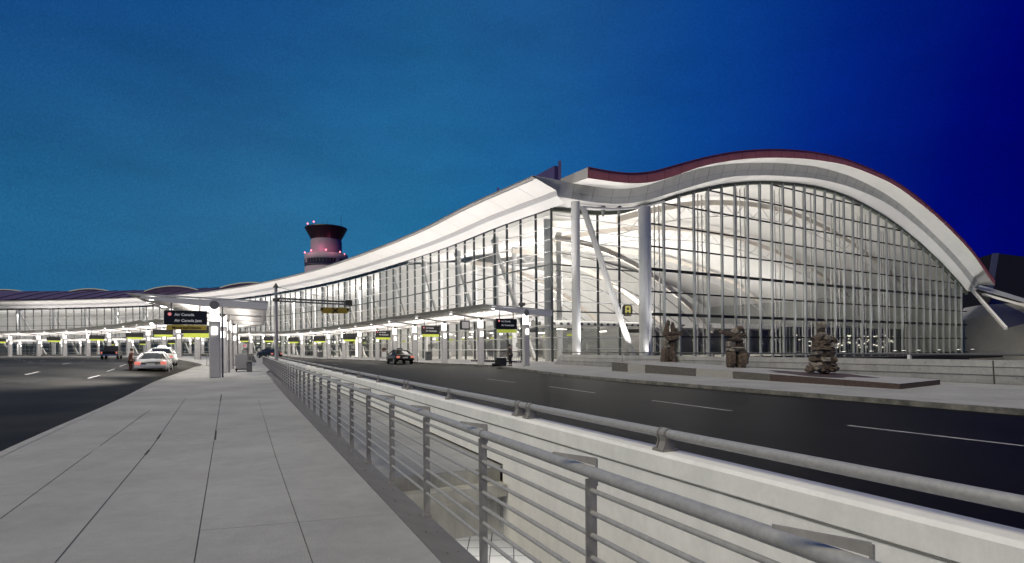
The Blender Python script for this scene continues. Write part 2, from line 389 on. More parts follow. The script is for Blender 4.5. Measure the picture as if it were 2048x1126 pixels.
_t=N(_n,'ShaderNodeTexCoord'); _k=N(_n,'ShaderNodeTexBrick'); _k.offset=0; _k.inputs['Color1'].default_value=(.7,.69,.66,1); _k.inputs['Color2'].default_value=(.66,.65,.62,1); _k.inputs['Mortar'].default_value=(.1,.1,.1,1)
_k.inputs['Scale'].default_value=.5; _k.inputs['Mortar Size'].default_value=.012; _k.inputs['Row Height'].default_value=.5
_n.links.new(_t.outputs['Object'],_k.inputs[0]); _n.links.new(_k.outputs[0],_b.inputs[0])
struct(lowf.build('lower_pavement',lf))
pl=MB()
sl_=[-10+i*2 for i in range(80)]
pl.grid([[P(s_,LE(s_)+.005,-.03),P(s_,1.79,-.17),P(s_,1.79,-.21)] for s_ in sl_])
for k in range(60):
    for l in (1.52,1.66):
        c=P(2.2+k*.62+(.1 if l>1.6 else 0),l,-.03-(l-1.36)*.326); pl.lathe([(.014,0),(.012,.6*.012),(0,.014)],c,8)
tag(pl.build('edge_plate',M_plate),'long grey steel plate bolted along the right edge of the walkway','metal plate')

# ------------------------------------------------------------------ steel railing along the walkway
rail=tag(empty('steel_railing',P(0,1.74,0)),'long galvanised steel railing with horizontal rods beside the concrete walkway','railing')
def RP(s,dl,z): return P(s,dl,z)     # local to rail empty
def chain(name,z,r,l,seg,m):
    MB().tube([RP(s_,l,z) for s_ in [i*1.0 for i in range(-2,79)]],r,seg).build(name,m,rail)
chain('handrail',.955,.035,.0,14,M_galv)
for s_ in (4.35,10.6,16.9,23.0): MB().tube([RP(s_-.012,0,.955),RP(s_+.012,0,.955)],.040,14).build('handrail_sleeve',M_galvd,rail)
for k,z in enumerate((.105,.23,.355,.48,.605,.73,.855)):
    chain('rod',z,.015,.0,8,M_galv)
npost=48
pm=None
for i in range(npost):
    s_=(1.17 if i==0 else 1.11+i*1.63)
    if i==0:
        b=MB()
        b.box((0,0,.37),(.012,.070,1.10))                       # flat bar, wide face towards the camera
        b.box((.0,0,-.165),(.10,.075,.012)); b.box((.0,.0,-.14),(.05,.085,.04))
        for z in (.105,.23,.355,.48,.605,.73,.855): b.tube([(-.012,0,z),(.012,0,z)],.021,8)
        # wing plate at the back of the handrail
        b.prism([(0,-.037,1.03),(.26,.10,1.035),(.26,.10,1.022),(0,-.037,.985)],(.006,-.008,0))
        b.box((0,-.038,.95),(.012,.012,.15))
        o=b.build('post',M_galvd,rail); pm=o.data
    else:
        o=bpy.data.objects.new('post',pm); COL.objects.link(o); o.parent=rail
    q=P(s_,.0); o.location=(q.x,q.y,0)
    # bar's wide face looks at the walkway, turned slightly towards the camera
    o.rotation_euler=(0,0,math.atan2(U.y,U.x))

# ------------------------------------------------------------------ white barrier wall with tube rail
bar=tag(empty('barrier_wall',P(0,3.6,0)),'pale concrete barrier wall topped by a steel tube rail beside the dark road','barrier')
def BPt(s,l,z): return P(s,l,z)
prof=[(0.0,-.15),(0.0,.40),(0.0,.415),(.012,.425),(.0,.435),(.0,.60),(.03,.63),(.27,.63),(.30,.60),(.42,-.15)]
b=MB(); lens=[-8+i*2 for i in range(0,96)]
b.grid([[BPt(s_,l,z) for l,z in prof] for s_ in lens])
for s_ in (7.1,13.6,20.1,26.6,33.1): b.prism([BPt(s_,-.003,-.14),BPt(s_+.014,-.003,-.14),BPt(s_+.014,-.003,.61),BPt(s_,-.003,.61)],V*.01)
wl=b.build('wall',M_wall,bar)
gr=MB()
gr.prism([BPt(-8,-.004,.415),BPt(180,-.004,.415),BPt(180,-.004,.43),BPt(-8,-.004,.43)],V*.003)
gr.prism([BPt(-8,-.006,-.50),BPt(9,-.006,-.50),BPt(9,-.006,-.525),BPt(-8,-.006,-.525)],V*.003)
gr.build('groove',mat('groove shade',(.17,.17,.16),.9,var=.3,scale=4),bar)
skirt=MB().prism([BPt(-8,0,-.15),BPt(8.2,0,-.15),BPt(8.2,0,-1.25),BPt(-8,0,-1.25)],V*.02).build('skirt',M_wall,bar)
MB().tube([BPt(s_,.14,.80) for s_ in lens],.046,14).build('tube_rail',M_galv,bar)
pb=MB(); 
# curved bracket: a thick web across the wall whose rounded head wraps the tube
pw=[(.085,0),(.070,.03),(.045,.10),(.055,.15)]+[(.062*math.cos(a*math.pi/8),.165+.062*math.sin(a*math.pi/8)) for a in range(0,9)]+[(-.055,.15),(-.05,.08),(-.075,0)]
pb.prism([(-.062,y,z) for y,z in pw],(.085,0,0)); pb.prism([(.045,y,z) for y,z in pw],(.015,0,0)); pb.box((0,.0,.010),(.16,.19,.02))
for x in (-.045,.045): pb.lathe([(.014,.02),(.014,.035),(0,.04)],(x*1.4,.085,0),6)
ps=[3.35,6.0,6.85,7.3]; s_=10.0
sp=[1.50,4.53,7.5,7.88]; s_=7.88
k=0
while s_<150:
    s_+=3.25; sp.append(s_); k+=1
    if k%2==0: s_+=.38; sp.append(s_)
mesh0=None
for s_ in sp:
    if mesh0 is None: o=pb.build('rail_post',M_galvd,bar,bevel=0); mesh0=o.data
    else: o=bpy.data.objects.new('rail_post',mesh0); COL.objects.link(o); o.parent=bar
    q=P(s_,.14); o.location=(q.x,q.y,.63); o.rotation_euler=(0,0,math.atan2(U.y,U.x))

# ------------------------------------------------------------------ TERMINAL
TA=[(0,18.6),(0.4,18.65),(5.8,18.82),(9.1,19.21),(11.8,19.74),(15.4,20.96),(17.3,21.42),(20.7,22.68),(24.8,23.99),(31.5,25.85),(36.2,26.92),(40.0,27.63),(45.3,28.36),(52.3,29.01),(60.0,29.23),(68.3,28.75),(76.8,27.45),(83.4,26.16),(90.3,24.33),(97.8,22.01),(105.7,19.17),(114.2,15.6),(118.5,13.5)]
TB=[(-1.0,19.45),(-0.2,19.54),(4.1,19.55),(7.3,19.69),(9.9,20.0),(13.4,20.79),(18.5,22.51),(24.6,24.66),(31.0,26.6),(38.0,27.94),(45.7,28.98),(54.0,29.77),(63.3,29.94),(73.5,29.21),(80.9,28.0),(88.8,25.96),(97.4,23.21),(106.7,19.61),(113.6,16.4),(118.5,13.9)]
TC=[(-4.4,21.27),(-1.5,21.30),(1.6,21.18),(5.3,21.28),(8.7,21.56),(12.1,22.28),(15.2,23.32),(17.8,24.38),(23.9,26.54),(30.2,28.18),(37.2,29.52),(44.7,30.61),(53.0,31.42),(62.1,31.51),(72.2,30.61),(79.5,29.33),(87.4,27.24),(95.9,24.39),(105.1,21.09),(116.1,16.25),(118.5,15.2)]
TD=[(1.2,21.08),(4.6,21.22),(7.9,21.46),(11.5,22.15),(14.7,23.21),(20.4,25.43),(26.4,27.24),(32.9,28.73),(40.1,29.97),(48.0,30.96),(56.6,31.53),(66.1,31.2),(73.1,30.49),(80.5,28.99),(88.6,26.99),(97.3,24.23),(106.7,20.6),(114.8,16.31),(118,14.8)]
TE=[(1.2,22.3),(4.6,22.37),(7.9,22.66),(11.5,23.44),(14.7,24.55),(20.4,26.54),(26.4,28.37),(33.0,29.94),(40.1,31.2),(48.0,32.13),(56.6,32.5),(66.1,32.06),(73.1,31.31),(80.6,29.91),(88.6,27.76),(97.3,25.02),(106.7,21.43),(115.7,17.0),(118,15.9)]
def I(T,t):
    if t<=T[0][0]: return T[0][1]
    for (a,za),(b,zb) in zip(T,T[1:]):
        if t<=b:
            # cubic through neighbours for a smooth line
            i=T.index((a,za)); p0=T[max(i-1,0)]; p3=T[min(i+2,len(T)-1)]
            m1=(zb-p0[1])/(b-p0[0]) if b!=p0[0] else 0; m2=(p3[1]-za)/(p3[0]-a) if p3[0]!=a else 0
            h=b-a; u=(t-a)/h
            return (2*u**3-3*u*u+1)*za+(u**3-2*u*u+u)*h*m1+(-2*u**3+3*u*u)*zb+(u**3-u*u)*h*m2
    return T[-1][1]
term=tag(empty('terminal_building',F(0,0,0)),'huge glass airport terminal with wave shaped roof and arched end wall','terminal building')
term_o=Vector(term.location)
def TL(q): return Vector(q)-term_o     # terminal local
def TF(s,t,z): return TL(F(s,t,z))
SL=[-7+i*0 for i in ()]
ss=[0,4,8,12,16,20,25]+[30+6*i for i in range(51)]   # along the facade
SEND=ss[-1]
# flattening of the vault away from the end wall
def vz(z,s): 
    k=1-.38*sm((s-4)/45)+.20*sm((s-120)/80)
    return 21.2+(z-21.2)*k if z>21.2 else z
ZT=[1.5,2.94,4.43,6.15,7.36,8.85,10.33,11.85,13.4,14.9,16.35,17.85]
HEAD=18.55
# --- left (kerb-side) glazing
ml=F
b=MB(); 
smul=[3.37*i for i in range(0,98)]
rows=[]
for s in smul: rows.append([TF(s,0,0.0),TF(s,0,HEAD)])
b.grid(rows).build('glazing',M_glass,term)
# front glazing, vertical strips following the arch
tm=[0,3.7,7.4,11.1,14.4]+[16.0+3.1*i for i in range(33)]
b=MB()
for j in range(len(tm)-1):
    sub=3; 
    for q in range(sub):
        t0=tm[j]+(tm[j+1]-tm[j])*q/sub; t1=tm[j]+(tm[j+1]-tm[j])*(q+1)/sub
        b.add([TF(0,t0,-1.0),TF(0,t1,-1.0),TF(0,t1,I(TA,t1)),TF(0,t0,I(TA,t0))],[(0,1,2,3)])
b.build('glazing',M_glas2,term)
# mullions left
for i,s in enumerate(smul):
    if i==0: continue
    p=F(s,0); q=F(s+.5,0); d=(q-p).normalized(); n=Vector((d.y,-d.x,0))
    MB().bar(TF(s,.10,0),TF(s,.10,HEAD),.13,.30,up=n).build('mullion',M_mull,term)
MB().bar(TF(0,0,0),TF(0,0,HEAD+.1),.22,.22,up=N0).build('corner_mullion',M_mull,term)
for z in ZT:
    thick = z in (6.15,11.85)
    b=MB()
    pts=[TF(s,-.22 if not thick else -.05,z) for s in [0]+smul[1:]]
    if thick:
        for a,c in zip(pts,pts[1:]): b.bar(a,c,.22,.16)
    else: b.tube(pts,.055,6)
    b.build('transom',M_mull if thick else M_tube,term)
# front: corner bay transoms white tubes, then dark arch transoms
for z in ZT:
    thick = z in (6.15,11.85)
    b=MB()
    if thick: b.bar(TF(-.05,0,z),TF(-.05,15.5,z),.2,.16)
    else: b.tube([TF(-.25,0,z),TF(-.25,15.5,z)],.055,6)
    b.build('transom',M_mull if thick else M_tube,term)
for t in (3.7,7.4,11.1):
    MB().bar(TF(.1,t,-1),TF(.1,t,I(TA,t)),.16,.3,up=T0).build('mullion',M_mull,term)
for k in range(-1,10):
    z=-.0+3.1*k if k!=2 else 6.2
    if k==4: z=12.35
    if k<0: z=-.9
    t0=15.5; ts=[t for t in [15.5+.5*i for i in range(207)] if I(TA,t)>z+.15]
    if not ts: continue
    th=.42 if k in (2,4) else .21
    MB().bar(TF(-.03,ts[0],z),TF(-.03,ts[-1],z),.16,th).build('transom',M_trans,term)
for j in range(33):
    t=16.0+3.1*j
    MB().bar(TF(-.22,t,-1.2),TF(-.22,t,I(TA,t)-.05),.27,.36,up=T0).build('fin',M_mullw,term)
# arch head frame
b=MB(); tt=[0+1.5*i for i in range(80)]
for a,c in zip(tt,tt[1:]): b.bar(TF(-.12,a,I(TA,a)-.12),TF(-.12,c,I(TA,c)-.12),.5,.42)
b.build('arch_frame',mat('arch frame grey',(.09,.105,.08),.6),term)
# --- roof shells
def band(name,m,fa,fb,ts,smooth=True,solid=0):
    rows=[[TF(*fa(t)) for t in ts],[TF(*fb(t)) for t in ts]]
    return MB().grid(rows,smooth).build(name,m,term,solid=solid)
tA=[i*1.0 for i in range(0,119)]; tB=[-1.0]+tA; tC=[-4.4,-3.4,-2.4,-1.4,-.7]+tA
band('soffit',M_soff,lambda t:(0,max(t,0),I(TA,max(t,0))+.1),lambda t:(-2.0,t,I(TB,t)),tB)
def tcx(t): return t
rows=[]
tw_=[-1.0+i*(119.0)/150 for i in range(151)]
def map_c(t):   # widen to the pointed corner tip
    return t-3.4*max(0,(1-(t+1)/5)) if t<4 else t
rows=[[TF(-2.0-.0,t,I(TB,t)) for t in tw_],[TF(-2.15,t*.999-.12*max(0,(1-(t+1)/5)),I(TB,t)+.62*(I(TC,t)-I(TB,t))*.55) for t in tw_],[TF(-2.6,map_c(t),I(TC,map_c(t))) for t in tw_]]
MB().grid(rows,True).build('fascia',M_fasc,term)
sm_=MB()
for k in range(0,38):
    t=1.6+3.05*k
    if t>116: break
    sm_.bar(TF(-2.02,t,I(TB,t)+.05),TF(-2.63,t,I(TC,t)-.02),.03,.03)
for a,c in zip(tw_,tw_[1:]):
    f=lambda t:TF(-2.2,t,I(TB,t)+.42*(I(TC,t)-I(TB,t)))
    if a>1: sm_.bar(f(a),f(c),.03,.03)
sm_.build('fascia_seams',mat('seam line',(.30,.30,.29),.7),term)
tD=[1.2+i*(116.8)/140 for i in range(141)]
band('upper_soffit',M_soff,lambda t:(-2.6,t,I(TC,t)+.02),lambda t:(-5.5,t,I(TD,t)),tD)
band('upper_fascia',M_red,lambda t:(-5.5,t,I(TD,t)),lambda t:(-5.5,t,I(TE,t)),tD)
b=MB()
for k in range(0,38):
    t=1.25+3.1*k
    if t<118: b.bar(TF(-5.53,t,I(TD,t)),TF(-5.53,t,I(TE,t)),.04,.03)
for a,c in zip(tD,tD[1:]): b.bar(TF(-5.54,a,I(TE,a)),TF(-5.54,c,I(TE,c)),.06,.12)
b.build('upper_fascia_trim',mat('maroon trim',(.22,.05,.06),.5),term)
# end cheek of upper layer (left)
MB().add([TF(-5.5,1.2,I(TD,1.2)),TF(-5.5,1.2,I(TE,1.2)),TF(1.5,1.2,22.3),TF(1.5,1.2,21.3)],[(0,1,2,3)]).build('roof_cheek',mat('cheek grey',(.38,.36,.35),.6),term)
# closing cheeks on the right
MB().add([TF(-5.5,118,I(TE,118)),TF(-5.5,118,I(TD,118)),TF(-2.6,118.3,I(TC,118.3)),TF(-2.0,118.3,I(TB,118)),TF(0,118.3,I(TA,118)),TF(40,118.3,I(TA,118)),TF(40,118,I(TE,118))],[tuple(range(7))]).build('roof_cheek',M_soff,term)
# roof top sheet over everything
tR=[1.2+i*3.0 for i in range(0,39)]+[118]
rows=[[TF(-5.5,t,I(TE,t)) for t in tR]]+[[TF(s,t,vz(I(TE,t),s)) for t in tR] for s in ss]
MB().grid(rows,True).build('roof',M_roof,term)
rows=[[TF(-2.6,t,I(TC,t)) for t in (-4.4,-3,-1.5,0,1.2)]]+[[TF(s,t,21.3 if t>-4.3 else 21.27) for t in (-4.4,-3,-1.5,0,1.2)] for s in ss]
MB().grid(rows,True).build('eave_roof',M_roof,term)
# eave: outer lip, big sloping soffit, lip, inner soffit
def eave_row(s,k=1.0):
    return [TF(s,-4.4,21.3),TF(s,-4.42,21.12),TF(s,-4.0,20.98),TF(s,-1.15,20.02),TF(s,-1.0,19.42),TF(s,0.0,18.62)]
sE=[-2.6,-2.0]+ss
er=[]
for s in sE: er.append(eave_row(s))
for nm,a,c,m_ in (('eave_lip',0,2,mat('eave lip grey',(.25,.24,.24),.5)),('eave_soffit',2,3,M_soff),('eave_band',3,4,M_soff),('eave_inner_soffit',4,5,M_soff)):
    MB().grid([[r[i] for i in range(a,c+1)] for r in er]).build(nm,m_,term)
b=MB()
for a,c in zip(er,er[1:]): b.bar(a[3],c[3],.05,.05); 
for k in range(0,40):
    s=1.5+k*6.74; r=eave_row(s); b.bar(r[2],r[3],.025,.03)
for a,c in zip(er[1:],er[2:]): b.bar(a[2]+Vector((0,0,-.02)),c[2]+Vector((0,0,-.02)),.04,.04)
b.build('eave_seams',mat('seam soft',(.42,.40,.39),.7),term)
# upstand and step of the upper roof behind the corner
b=MB()
b.prism([TF(1.0,1.3,22.2),TF(1.0,1.3,24.3),TF(30,1.3,23.2),TF(30,1.3,22.2)],TL(F(1,2.3,0))-TL(F(1,1.3,0)))
b.bar(TF(-.2,1.2,21.6),TF(-.2,1.2,24.5),.3,.35)
b.bar(TF(14,1.0,22.2),TF(14,1.0,24.6),.2,.3)
b.build('roof_upstand',mat('purple upstand',(.10,.075,.19),.5,.2,var=.15,scale=.5),term)
# standing seams and the pale lens shaped monitors far along the roof
for s in [60+7.5*i for i in range(30)]:
    b=MB(); pts=[TF(s,t,vz(I(TE,t),s)+.08) for t in (1.3,6,12,18,24,30,36)]
    for a,c in zip(pts,pts[1:]): b.bar(a,c,.5,.3)
    b.build('roof_seam',mat('roof seam dark',(.022,.012,.03),.6),term)
# ---- roof monitors: long shells with a pale front edge
def monitor(pxc,hw,pyb,pyt,Yd):
    a,bb=un(pxc,pyb); c=Vector((a*Yd,Yd,EYE+bb*Yd)); zt=EYE+un(pxc,pyt)[1]*Yd
    hwm=hw*Yd/FPX; L=[];T=[]
    n=18; rows=[]
    for d in (0,14):
        rows.append([Vector((c.x+hwm*(2*i/n-1)-d*.25,c.y+d,c.z-(2.5*(2*i/n-1)**2 if i<n/2 else 0)*.0+(zt-c.z)*(1-(2*i/n-1)**2)-d*.02)) for i in range(n+1)])
    o=MB().grid([[TL(q) for q in r] for r in rows],True).build('roof_monitor',M_roof,term)
    e=MB()
    for p,q in zip(rows[0],rows[0][1:]): e.bar(TL(p),TL(q),.3,.42)
    e.build('monitor_edge',M_rib,o)
    f=MB()
    for p,q in zip(rows[0],rows[0][1:]): f.add([TL(p),TL(q),TL(Vector((q.x,q.y,c.z-1.8))),TL(Vector((p.x,p.y,c.z-1.8)))],[(0,1,2,3)])
    f.build('monitor_face',M_roof,o)
monitor(5,60,588,579,262); monitor(178,58,588,577.5,258); monitor(345,56,582,572,235); monitor(500,60,575,565,212)
# ---- uprights outside the end wall
M_colr=mat('white column',(.62,.62,.62),.45,var=.02,scale=1)
def col(s,t,r,z0,z1,name='column',m=None,rx=1.0,seg=20):
    q=TF(s,t,0); b=MB(); n=seg; vs=[]
    for z in (z0,z1):
        for k in range(n):
            a=2*math.pi*k/n; d=N0*(math.cos(a)*r*rx)+T0*(math.sin(a)*r); vs.append((q.x+d.x,q.y+d.y,z-term_o.z))
    b.add(vs,[(k,(k+1)%n,(k+1)%n+n,k+n) for k in range(n)],True); b.add(vs[n:],[tuple(range(n))])
    return b.build(name,m or M_colr,term)
tcol=ray_t(1153,-2.4); col(-2.4,tcol,.52,-1,19.1)
tc2=ray_t(1288,-1.3); col(-1.3,tc2,.62,-1,20.4); tc3=ray_t(1301,-1.3); col(-1.0,tc3,.42,-1,20.8)
t_a=ray_t(1166,-2.6,425); t_b=ray_t(1272,-2.6,700)
b=MB(); b.bar(TF(-2.6,t_a,18.6),TF(-2.6,t_b,-.6),.42,.62,up=T0); b.bar(TF(-2.9,t_a+.05,18.4),TF(-2.9,t_b+.05,-.6),.12,.3,up=T0)
b.build('brace',M_tube,term)
for px in (1206,1238):
    t_=ray_t(px,-1.2,415); b=MB(); b.lathe([(.35,.5),(.3,.2),(.12,-.9)],TF(-1.2,t_,I(TB,t_)-.55),10); b.build('roof_bearing',mat('bearing grey',(.30,.31,.28),.5),term)
b=MB(); b.tube([TF(-1.4,t,I(TB,t)-.75+.25*math.sin(t*.2)) for t in (3,6,9,12,15,18)],.16,8); b.build('edge_tube',M_tube,term)
# ---- interior
rows=[[TF(s,t,vz(I(TA,t),s)+.25) for t in tR] for s in [.6]+ss[1:14]]
MB().grid(rows,True).build('ceiling',M_ceil,term)
sI=[.4]+ss[1:]
MB().grid([[TF(s,t,0.0) for t in (.2,15,30,45,75,116)] for s in sI]).build('floor',M_floor,term)
# back partitions
MB().grid([[TF(s,46,0),TF(s,46,vz(I(TA,46),s)+.3)] for s in [62]+[68+8*i for i in range(33)]]).build('partition',M_int,term)
MB().grid([[TF(s,t,18.0+2.2*math.sin(math.pi*t/46)) for t in (.3,10,20,30,40,46)] for s in [50]+[60+8*i for i in range(34)]],True).build('ceiling',M_ceil,term)
MB().add([TF(62,0.5,0),TF(62,116,0),TF(62,116,14),TF(62,100,20),TF(62,80,24),TF(62,60,26.5),TF(62,40,26),TF(62,20,22),TF(62,.5,19)],[tuple(range(9))]).build('partition',M_int,term)
MB().grid([[TF(s,116.5,0),TF(s,116.5,15)] for s in (.3,20,40,62)]).build('partition',M_intg,term)
# plinth below the front glazing
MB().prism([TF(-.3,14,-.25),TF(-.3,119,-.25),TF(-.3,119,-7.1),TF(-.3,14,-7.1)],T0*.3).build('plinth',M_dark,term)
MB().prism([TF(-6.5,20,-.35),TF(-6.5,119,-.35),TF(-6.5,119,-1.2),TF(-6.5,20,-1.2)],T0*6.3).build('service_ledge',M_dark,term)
# mezzanine and its front edge in the big hall
b=MB(); b.prism([TF(26,20,5.6),TF(26,115,5.6),TF(26,115,6.6),TF(26,20,6.6)],T0*36); b.build('mezzanine',M_int,term)
b=MB()
for i in range(24): b.box(TF(25.9,22+4*i,6.1),(.8,.05,.28),math.atan2(N0.y,N0.x))
b.build('mezzanine_grilles',M_intd,term)
b=MB()
for i in range(12):
    t=22+8*i; b.box(TF(30,t,2.8),(.9,.9,5.6),.5)
b.build('mezzanine_piers',M_intg,term)
# dark shop fronts under the mezzanine on the right
b=MB(); b.prism([TF(33,52,0),TF(33,115,0),TF(33,115,5.6),TF(33,52,5.6)],T0*.4); b.build('shop_front',M_intg,term)
b=MB(); b.prism([TF(12,64,-.1),TF(12,113,-.1),TF(12,113,5.5),TF(12,64,5.5)],T0*.4); b.build('shop_front',mat('dark green panel',(.05,.06,.04),.4),term)
b=MB(); rs=random.Random(3)
for i in range(90):
    b.box(TF(11.7,68+rs.random()**.8*40,1.2+rs.random()*2.8),(rs.uniform(.15,.9),.1,rs.uniform(.08,.3)),.56)
for i in range(18):
    b.box(TF(32.4,58+rs.random()*52,2.0+rs.random()*1.4),(rs.uniform(.3,1.0),.1,rs.uniform(.1,.3)),.56)
b.build('shop_lights',emis('shop light',(1,.95,.80),1.3),term)
b=MB(); b.bar(TF(11.6,66,3.4),TF(11.6,110,3.4),.1,.35); b.build('shop_counter',mat('counter tan',(.30,.28,.2),.6),term)
b=MB()
for i in range(46):
    t=64.5+1.07*i; b.bar(TF(11.5,t,0),TF(11.5,t,5.4),.12,.2)
b.build('shop_mullions',M_intg,term)
# check-in wall and service block behind the corner bay
b=MB(); b.box(TF(16,15,2.2),(9,3,4.4),.56); b.box(TF(22,26,3.0),(7,3,6),.56); b.build('service_block',M_intg,term)
b=MB(); b.box(TF(14.4,10.5,3.6),(2.6,.1,1.4),.56); b.box(TF(19.8,34,3.2),(2.2,.2,5.4),.56); b.box(TF(19.8,38,3.2),(2.2,.2,5.4),.56); b.build('display_board',M_intg,term)
# air duct with round nozzles
b=MB(); b.tube([TF(9,3.5,5.05),TF(9,26,5.05)],.55,14); b.build('air_duct',M_white,term)
b=MB()
for i in range(17):
    q=TF(8.45,4.2+1.25*i,5.05); b.tube([q,q-T0*.12],.24,10)
b.build('duct_nozzles',M_intd,term)
# roof trusses: big pale curved ribs following the vault, hangers and rods
for k,s in enumerate((10,28,46)):
    b=MB(); c=MB()
    tt=[20+2.6*i for i in range(37)]
    f=lambda t,d: TF(s,t,vz(I(TA,t),s)-d)
    for a,e in zip(tt,tt[1:]):
        b.bar(f(a,1.0),f(e,1.0),.5,.9)
        c.tube([f(a,3.4),f(e,3.4)],.10,6,False)
    for a in tt[::2]:
        c.bar(f(a,1.4),f(a+2.6,3.4),.09,.09); c.bar(f(a+2.6,3.4),f(a+5.2,1.4),.09,.09)
    b.build('roof_rib',mat('cream rib',(.80,.74,.67),.6),term); c.build('roof_truss',M_tube,term)
# tall sloping ribs descending towards the hall floor (seen through the corner)
for s in (7,19,33):
    b=MB(); pts=[TF(s,6+i*3.0,16.8-.0115*(i*3.0)**2) for i in range(12)]
    for a,e in zip(pts,pts[1:]): b.bar(a,e,.35,.75)
    b.build('lower_rib',mat('cream rib',(.80,.74,.67),.6),term)
    c=MB()
    for off in (2.0,4.5): 
        q=[p+Vector((0,0,-off)) for p in pts]
        for a,e in zip(q,q[1:]): c.bar(a,e,.08,.12)
    c.build('tie_rod',M_intg,term)
# wind posts behind the arch glazing
for k in range(9):
    t=20.5+9.3*k; z1=I(TA,t)-.5
    c=MB()
    for dt,ds in ((0,1.2),(.7,2.3),(-.7,2.3)): c.tube([TF(ds,t+dt,0),TF(ds,t+dt*.6,z1)],.11,6)
    z=2.0
    while z<z1-2: 
        c.bar(TF(1.2,t,z),TF(2.3,t+.65,z+1.6),.06,.06); c.bar(TF(2.3,t-.65,z+1.6),TF(1.2,t,z+3.2),.06,.06); z+=3.2
    c.build('wind_post',M_tube,term)
# inner columns with raking struts along the kerb-side glazing
for k in range(24):
    s=4+13.48*k
    p=TF(s,2.4,0); q=MB().tube([p,p+Vector((0,0,18.3))],.48,14); q.build('inner_column',M_colr,term)
    a=TF(s+.3,2.0,17.9); c=TF(s-11,2.0,.2)
    if k: MB().bar(a,c,.34,.5).build('brace',M_tube,term)
    p=TF(s+6.2,9.0,0); MB().tube([p,p+Vector((0,0,18.3))],.42,12).build('inner_column',M_colr,term)
# first-floor edge inside and desk rows
MB().grid([[TF(s,12,5.3),TF(s,12,6.2),TF(s,46,6.2)] for s in [64]+[70+8*i for i in range(33)]]).build('inner_floor',M_int,term)
b=MB(); rs=random.Random(5)
for i in range(60):
    s=6+rs.random()*150; b.box(TF(s,5+rs.random()*9,1.2+rs.random()*1.6),(rs.uniform(.6,2.2),.3,rs.uniform(.4,1.2)),rs.random()*3)
b.build('check_in_desk',M_intg,term)
b=MB()
for i in range(90):
    s=3+rs.random()*150; b.box(TF(s,6+rs.random()*10,3.6+rs.random()*1.2),(rs.uniform(.5,1.6),.2,rs.uniform(.08,.2)),rs.random()*3)
b.build('hall_lights',emis('hall light',(1,.96,.88),4.0),term)
b=MB()
for i in range(26):
    s=2+i*5.2; b.box(TF(s,4.6,3.35),(1.7,.12,.26),math.atan2(*(FAC.at(max(s,0))[1].yx)))
b.build('hall_signs',M_yel,term)
# gate letter hung behind the glass
q=F(.9,ray_t(1256,.9,612),0)
gl_=empty('gate_letter_sign',(q.x,q.y,5.9),math.atan2(N0.y,N0.x)); tag(gl_,'yellow letter A on a dark six-sided sign behind the glass','sign')
MB().prism([(-.9,.05,.5),(-.6,.05,0),(.6,.05,0),(.9,.05,.5),(.9,.05,1.2),(.6,.05,1.6),(-.6,.05,1.6),(-.9,.05,1.2)],(0,.1,0)).build('backing',M_intg,gl_)
b=MB()
for c,d in (((-.35,0,.78),(.22,.05,1.15)),((.35,0,.78),(.22,.05,1.15)),((0,0,.70),(.5,.05,.2)),((0,0,1.27),(.5,.05,.2))): b.box(c,d)
b.build('letter',mat('letter yellow',(.75,.65,.12),.5,emit=.6,ecol=(.9,.8,.25)),gl_)
# right-hand outriggers and low wall beyond the arch
b=MB()
A_=TF(-2.5,ray_t(1941,-2.5,575),13.8)
def PX(px,py,Y):
    a,bb=un(px,py); return TL(Vector((a*Y,Y,EYE+bb*Y)))
j0=PX(1937,572,132); j1=PX(2012,657,112); j2=PX(2075,618,118)
b.bar(j0,j1,.5,.55); b.bar(PX(1965,588,128),j2,.4,.45); b.build('outrigger',M_tube,term)
MB().add([j0,PX(2075,612,118),PX(2075,606,122),PX(1945,566,134)],[(0,1,2,3)]).build('outrigger_panel',M_mullw,term,solid=.2)
MB().add([j0,j1,PX(2075,640,112),PX(1975,592,126)],[(0,1,2,3)]).build('outrigger_panel',glass('canopy glass',(.35,.36,.38),.1),term)

# ---- light inside the terminal
def area(name,loc,size,power,direction=(0,0,-1),col=(1,.95,.925),sy=None,spread=None):
    l=bpy.data.lights.new(name,'AREA'); l.energy=power; l.size=size; l.color=col
    if sy: l.shape='RECTANGLE'; l.size_y=sy
    if spread: l.spread=R(spread)
    o=bpy.data.objects.new(name,l); COL.objects.link(o); o.location=loc; o.rotation_euler=Vector(direction).to_track_quat('-Z','Y').to_euler(); return o
for s,t,p in ((10,14,3000),(12,34,4600),(38,14,3400),(38,36,4600),(12,58,2500),(40,62,3000),(14,84,1000),(44,88,1000)):
    area('hall_uplight',F(s,t,7.5),5,p*1.12,(0,0,1))
    area('hall_downlight',F(s,t,min(17,I(TA,t)-3)),4,p*.55,(0,0,-1))
for k in range(13):
    s=70+19.5*k
    area('hall_uplight',F(s,16,6.8),6,3600,(0,0,1),sy=10); area('hall_downlight',F(s,9,17),5,1500,(0,-.0,-1))
    area('hall_downlight',F(s,8,5.1),5,420,(0,0,-1))
for t,p in ((22,2800),(48,3400),(74,3400),(98,2400)): area('hall_fill',F(34,t,8.5),6,p,(T0.x,T0.y,.45))  # added fill lights without fixtures, brightening the dim hall partition
for s in (4,22,42): area('hall_downlight',F(s,7,6.6),5,520,(0,0,-1))
def spot(name,loc,target,power,ang,blend=.6,col=(1,.96,.9),r=.15):
    l=bpy.data.lights.new(name,'SPOT'); l.energy=power; l.spot_size=R(ang); l.spot_blend=blend; l.color=col; l.shadow_soft_size=r
    o=bpy.data.objects.new(name,l); COL.objects.link(o); o.location=loc; o.rotation_euler=(Vector(target)-Vector(loc)).to_track_quat('-Z','Y').to_euler(); return o
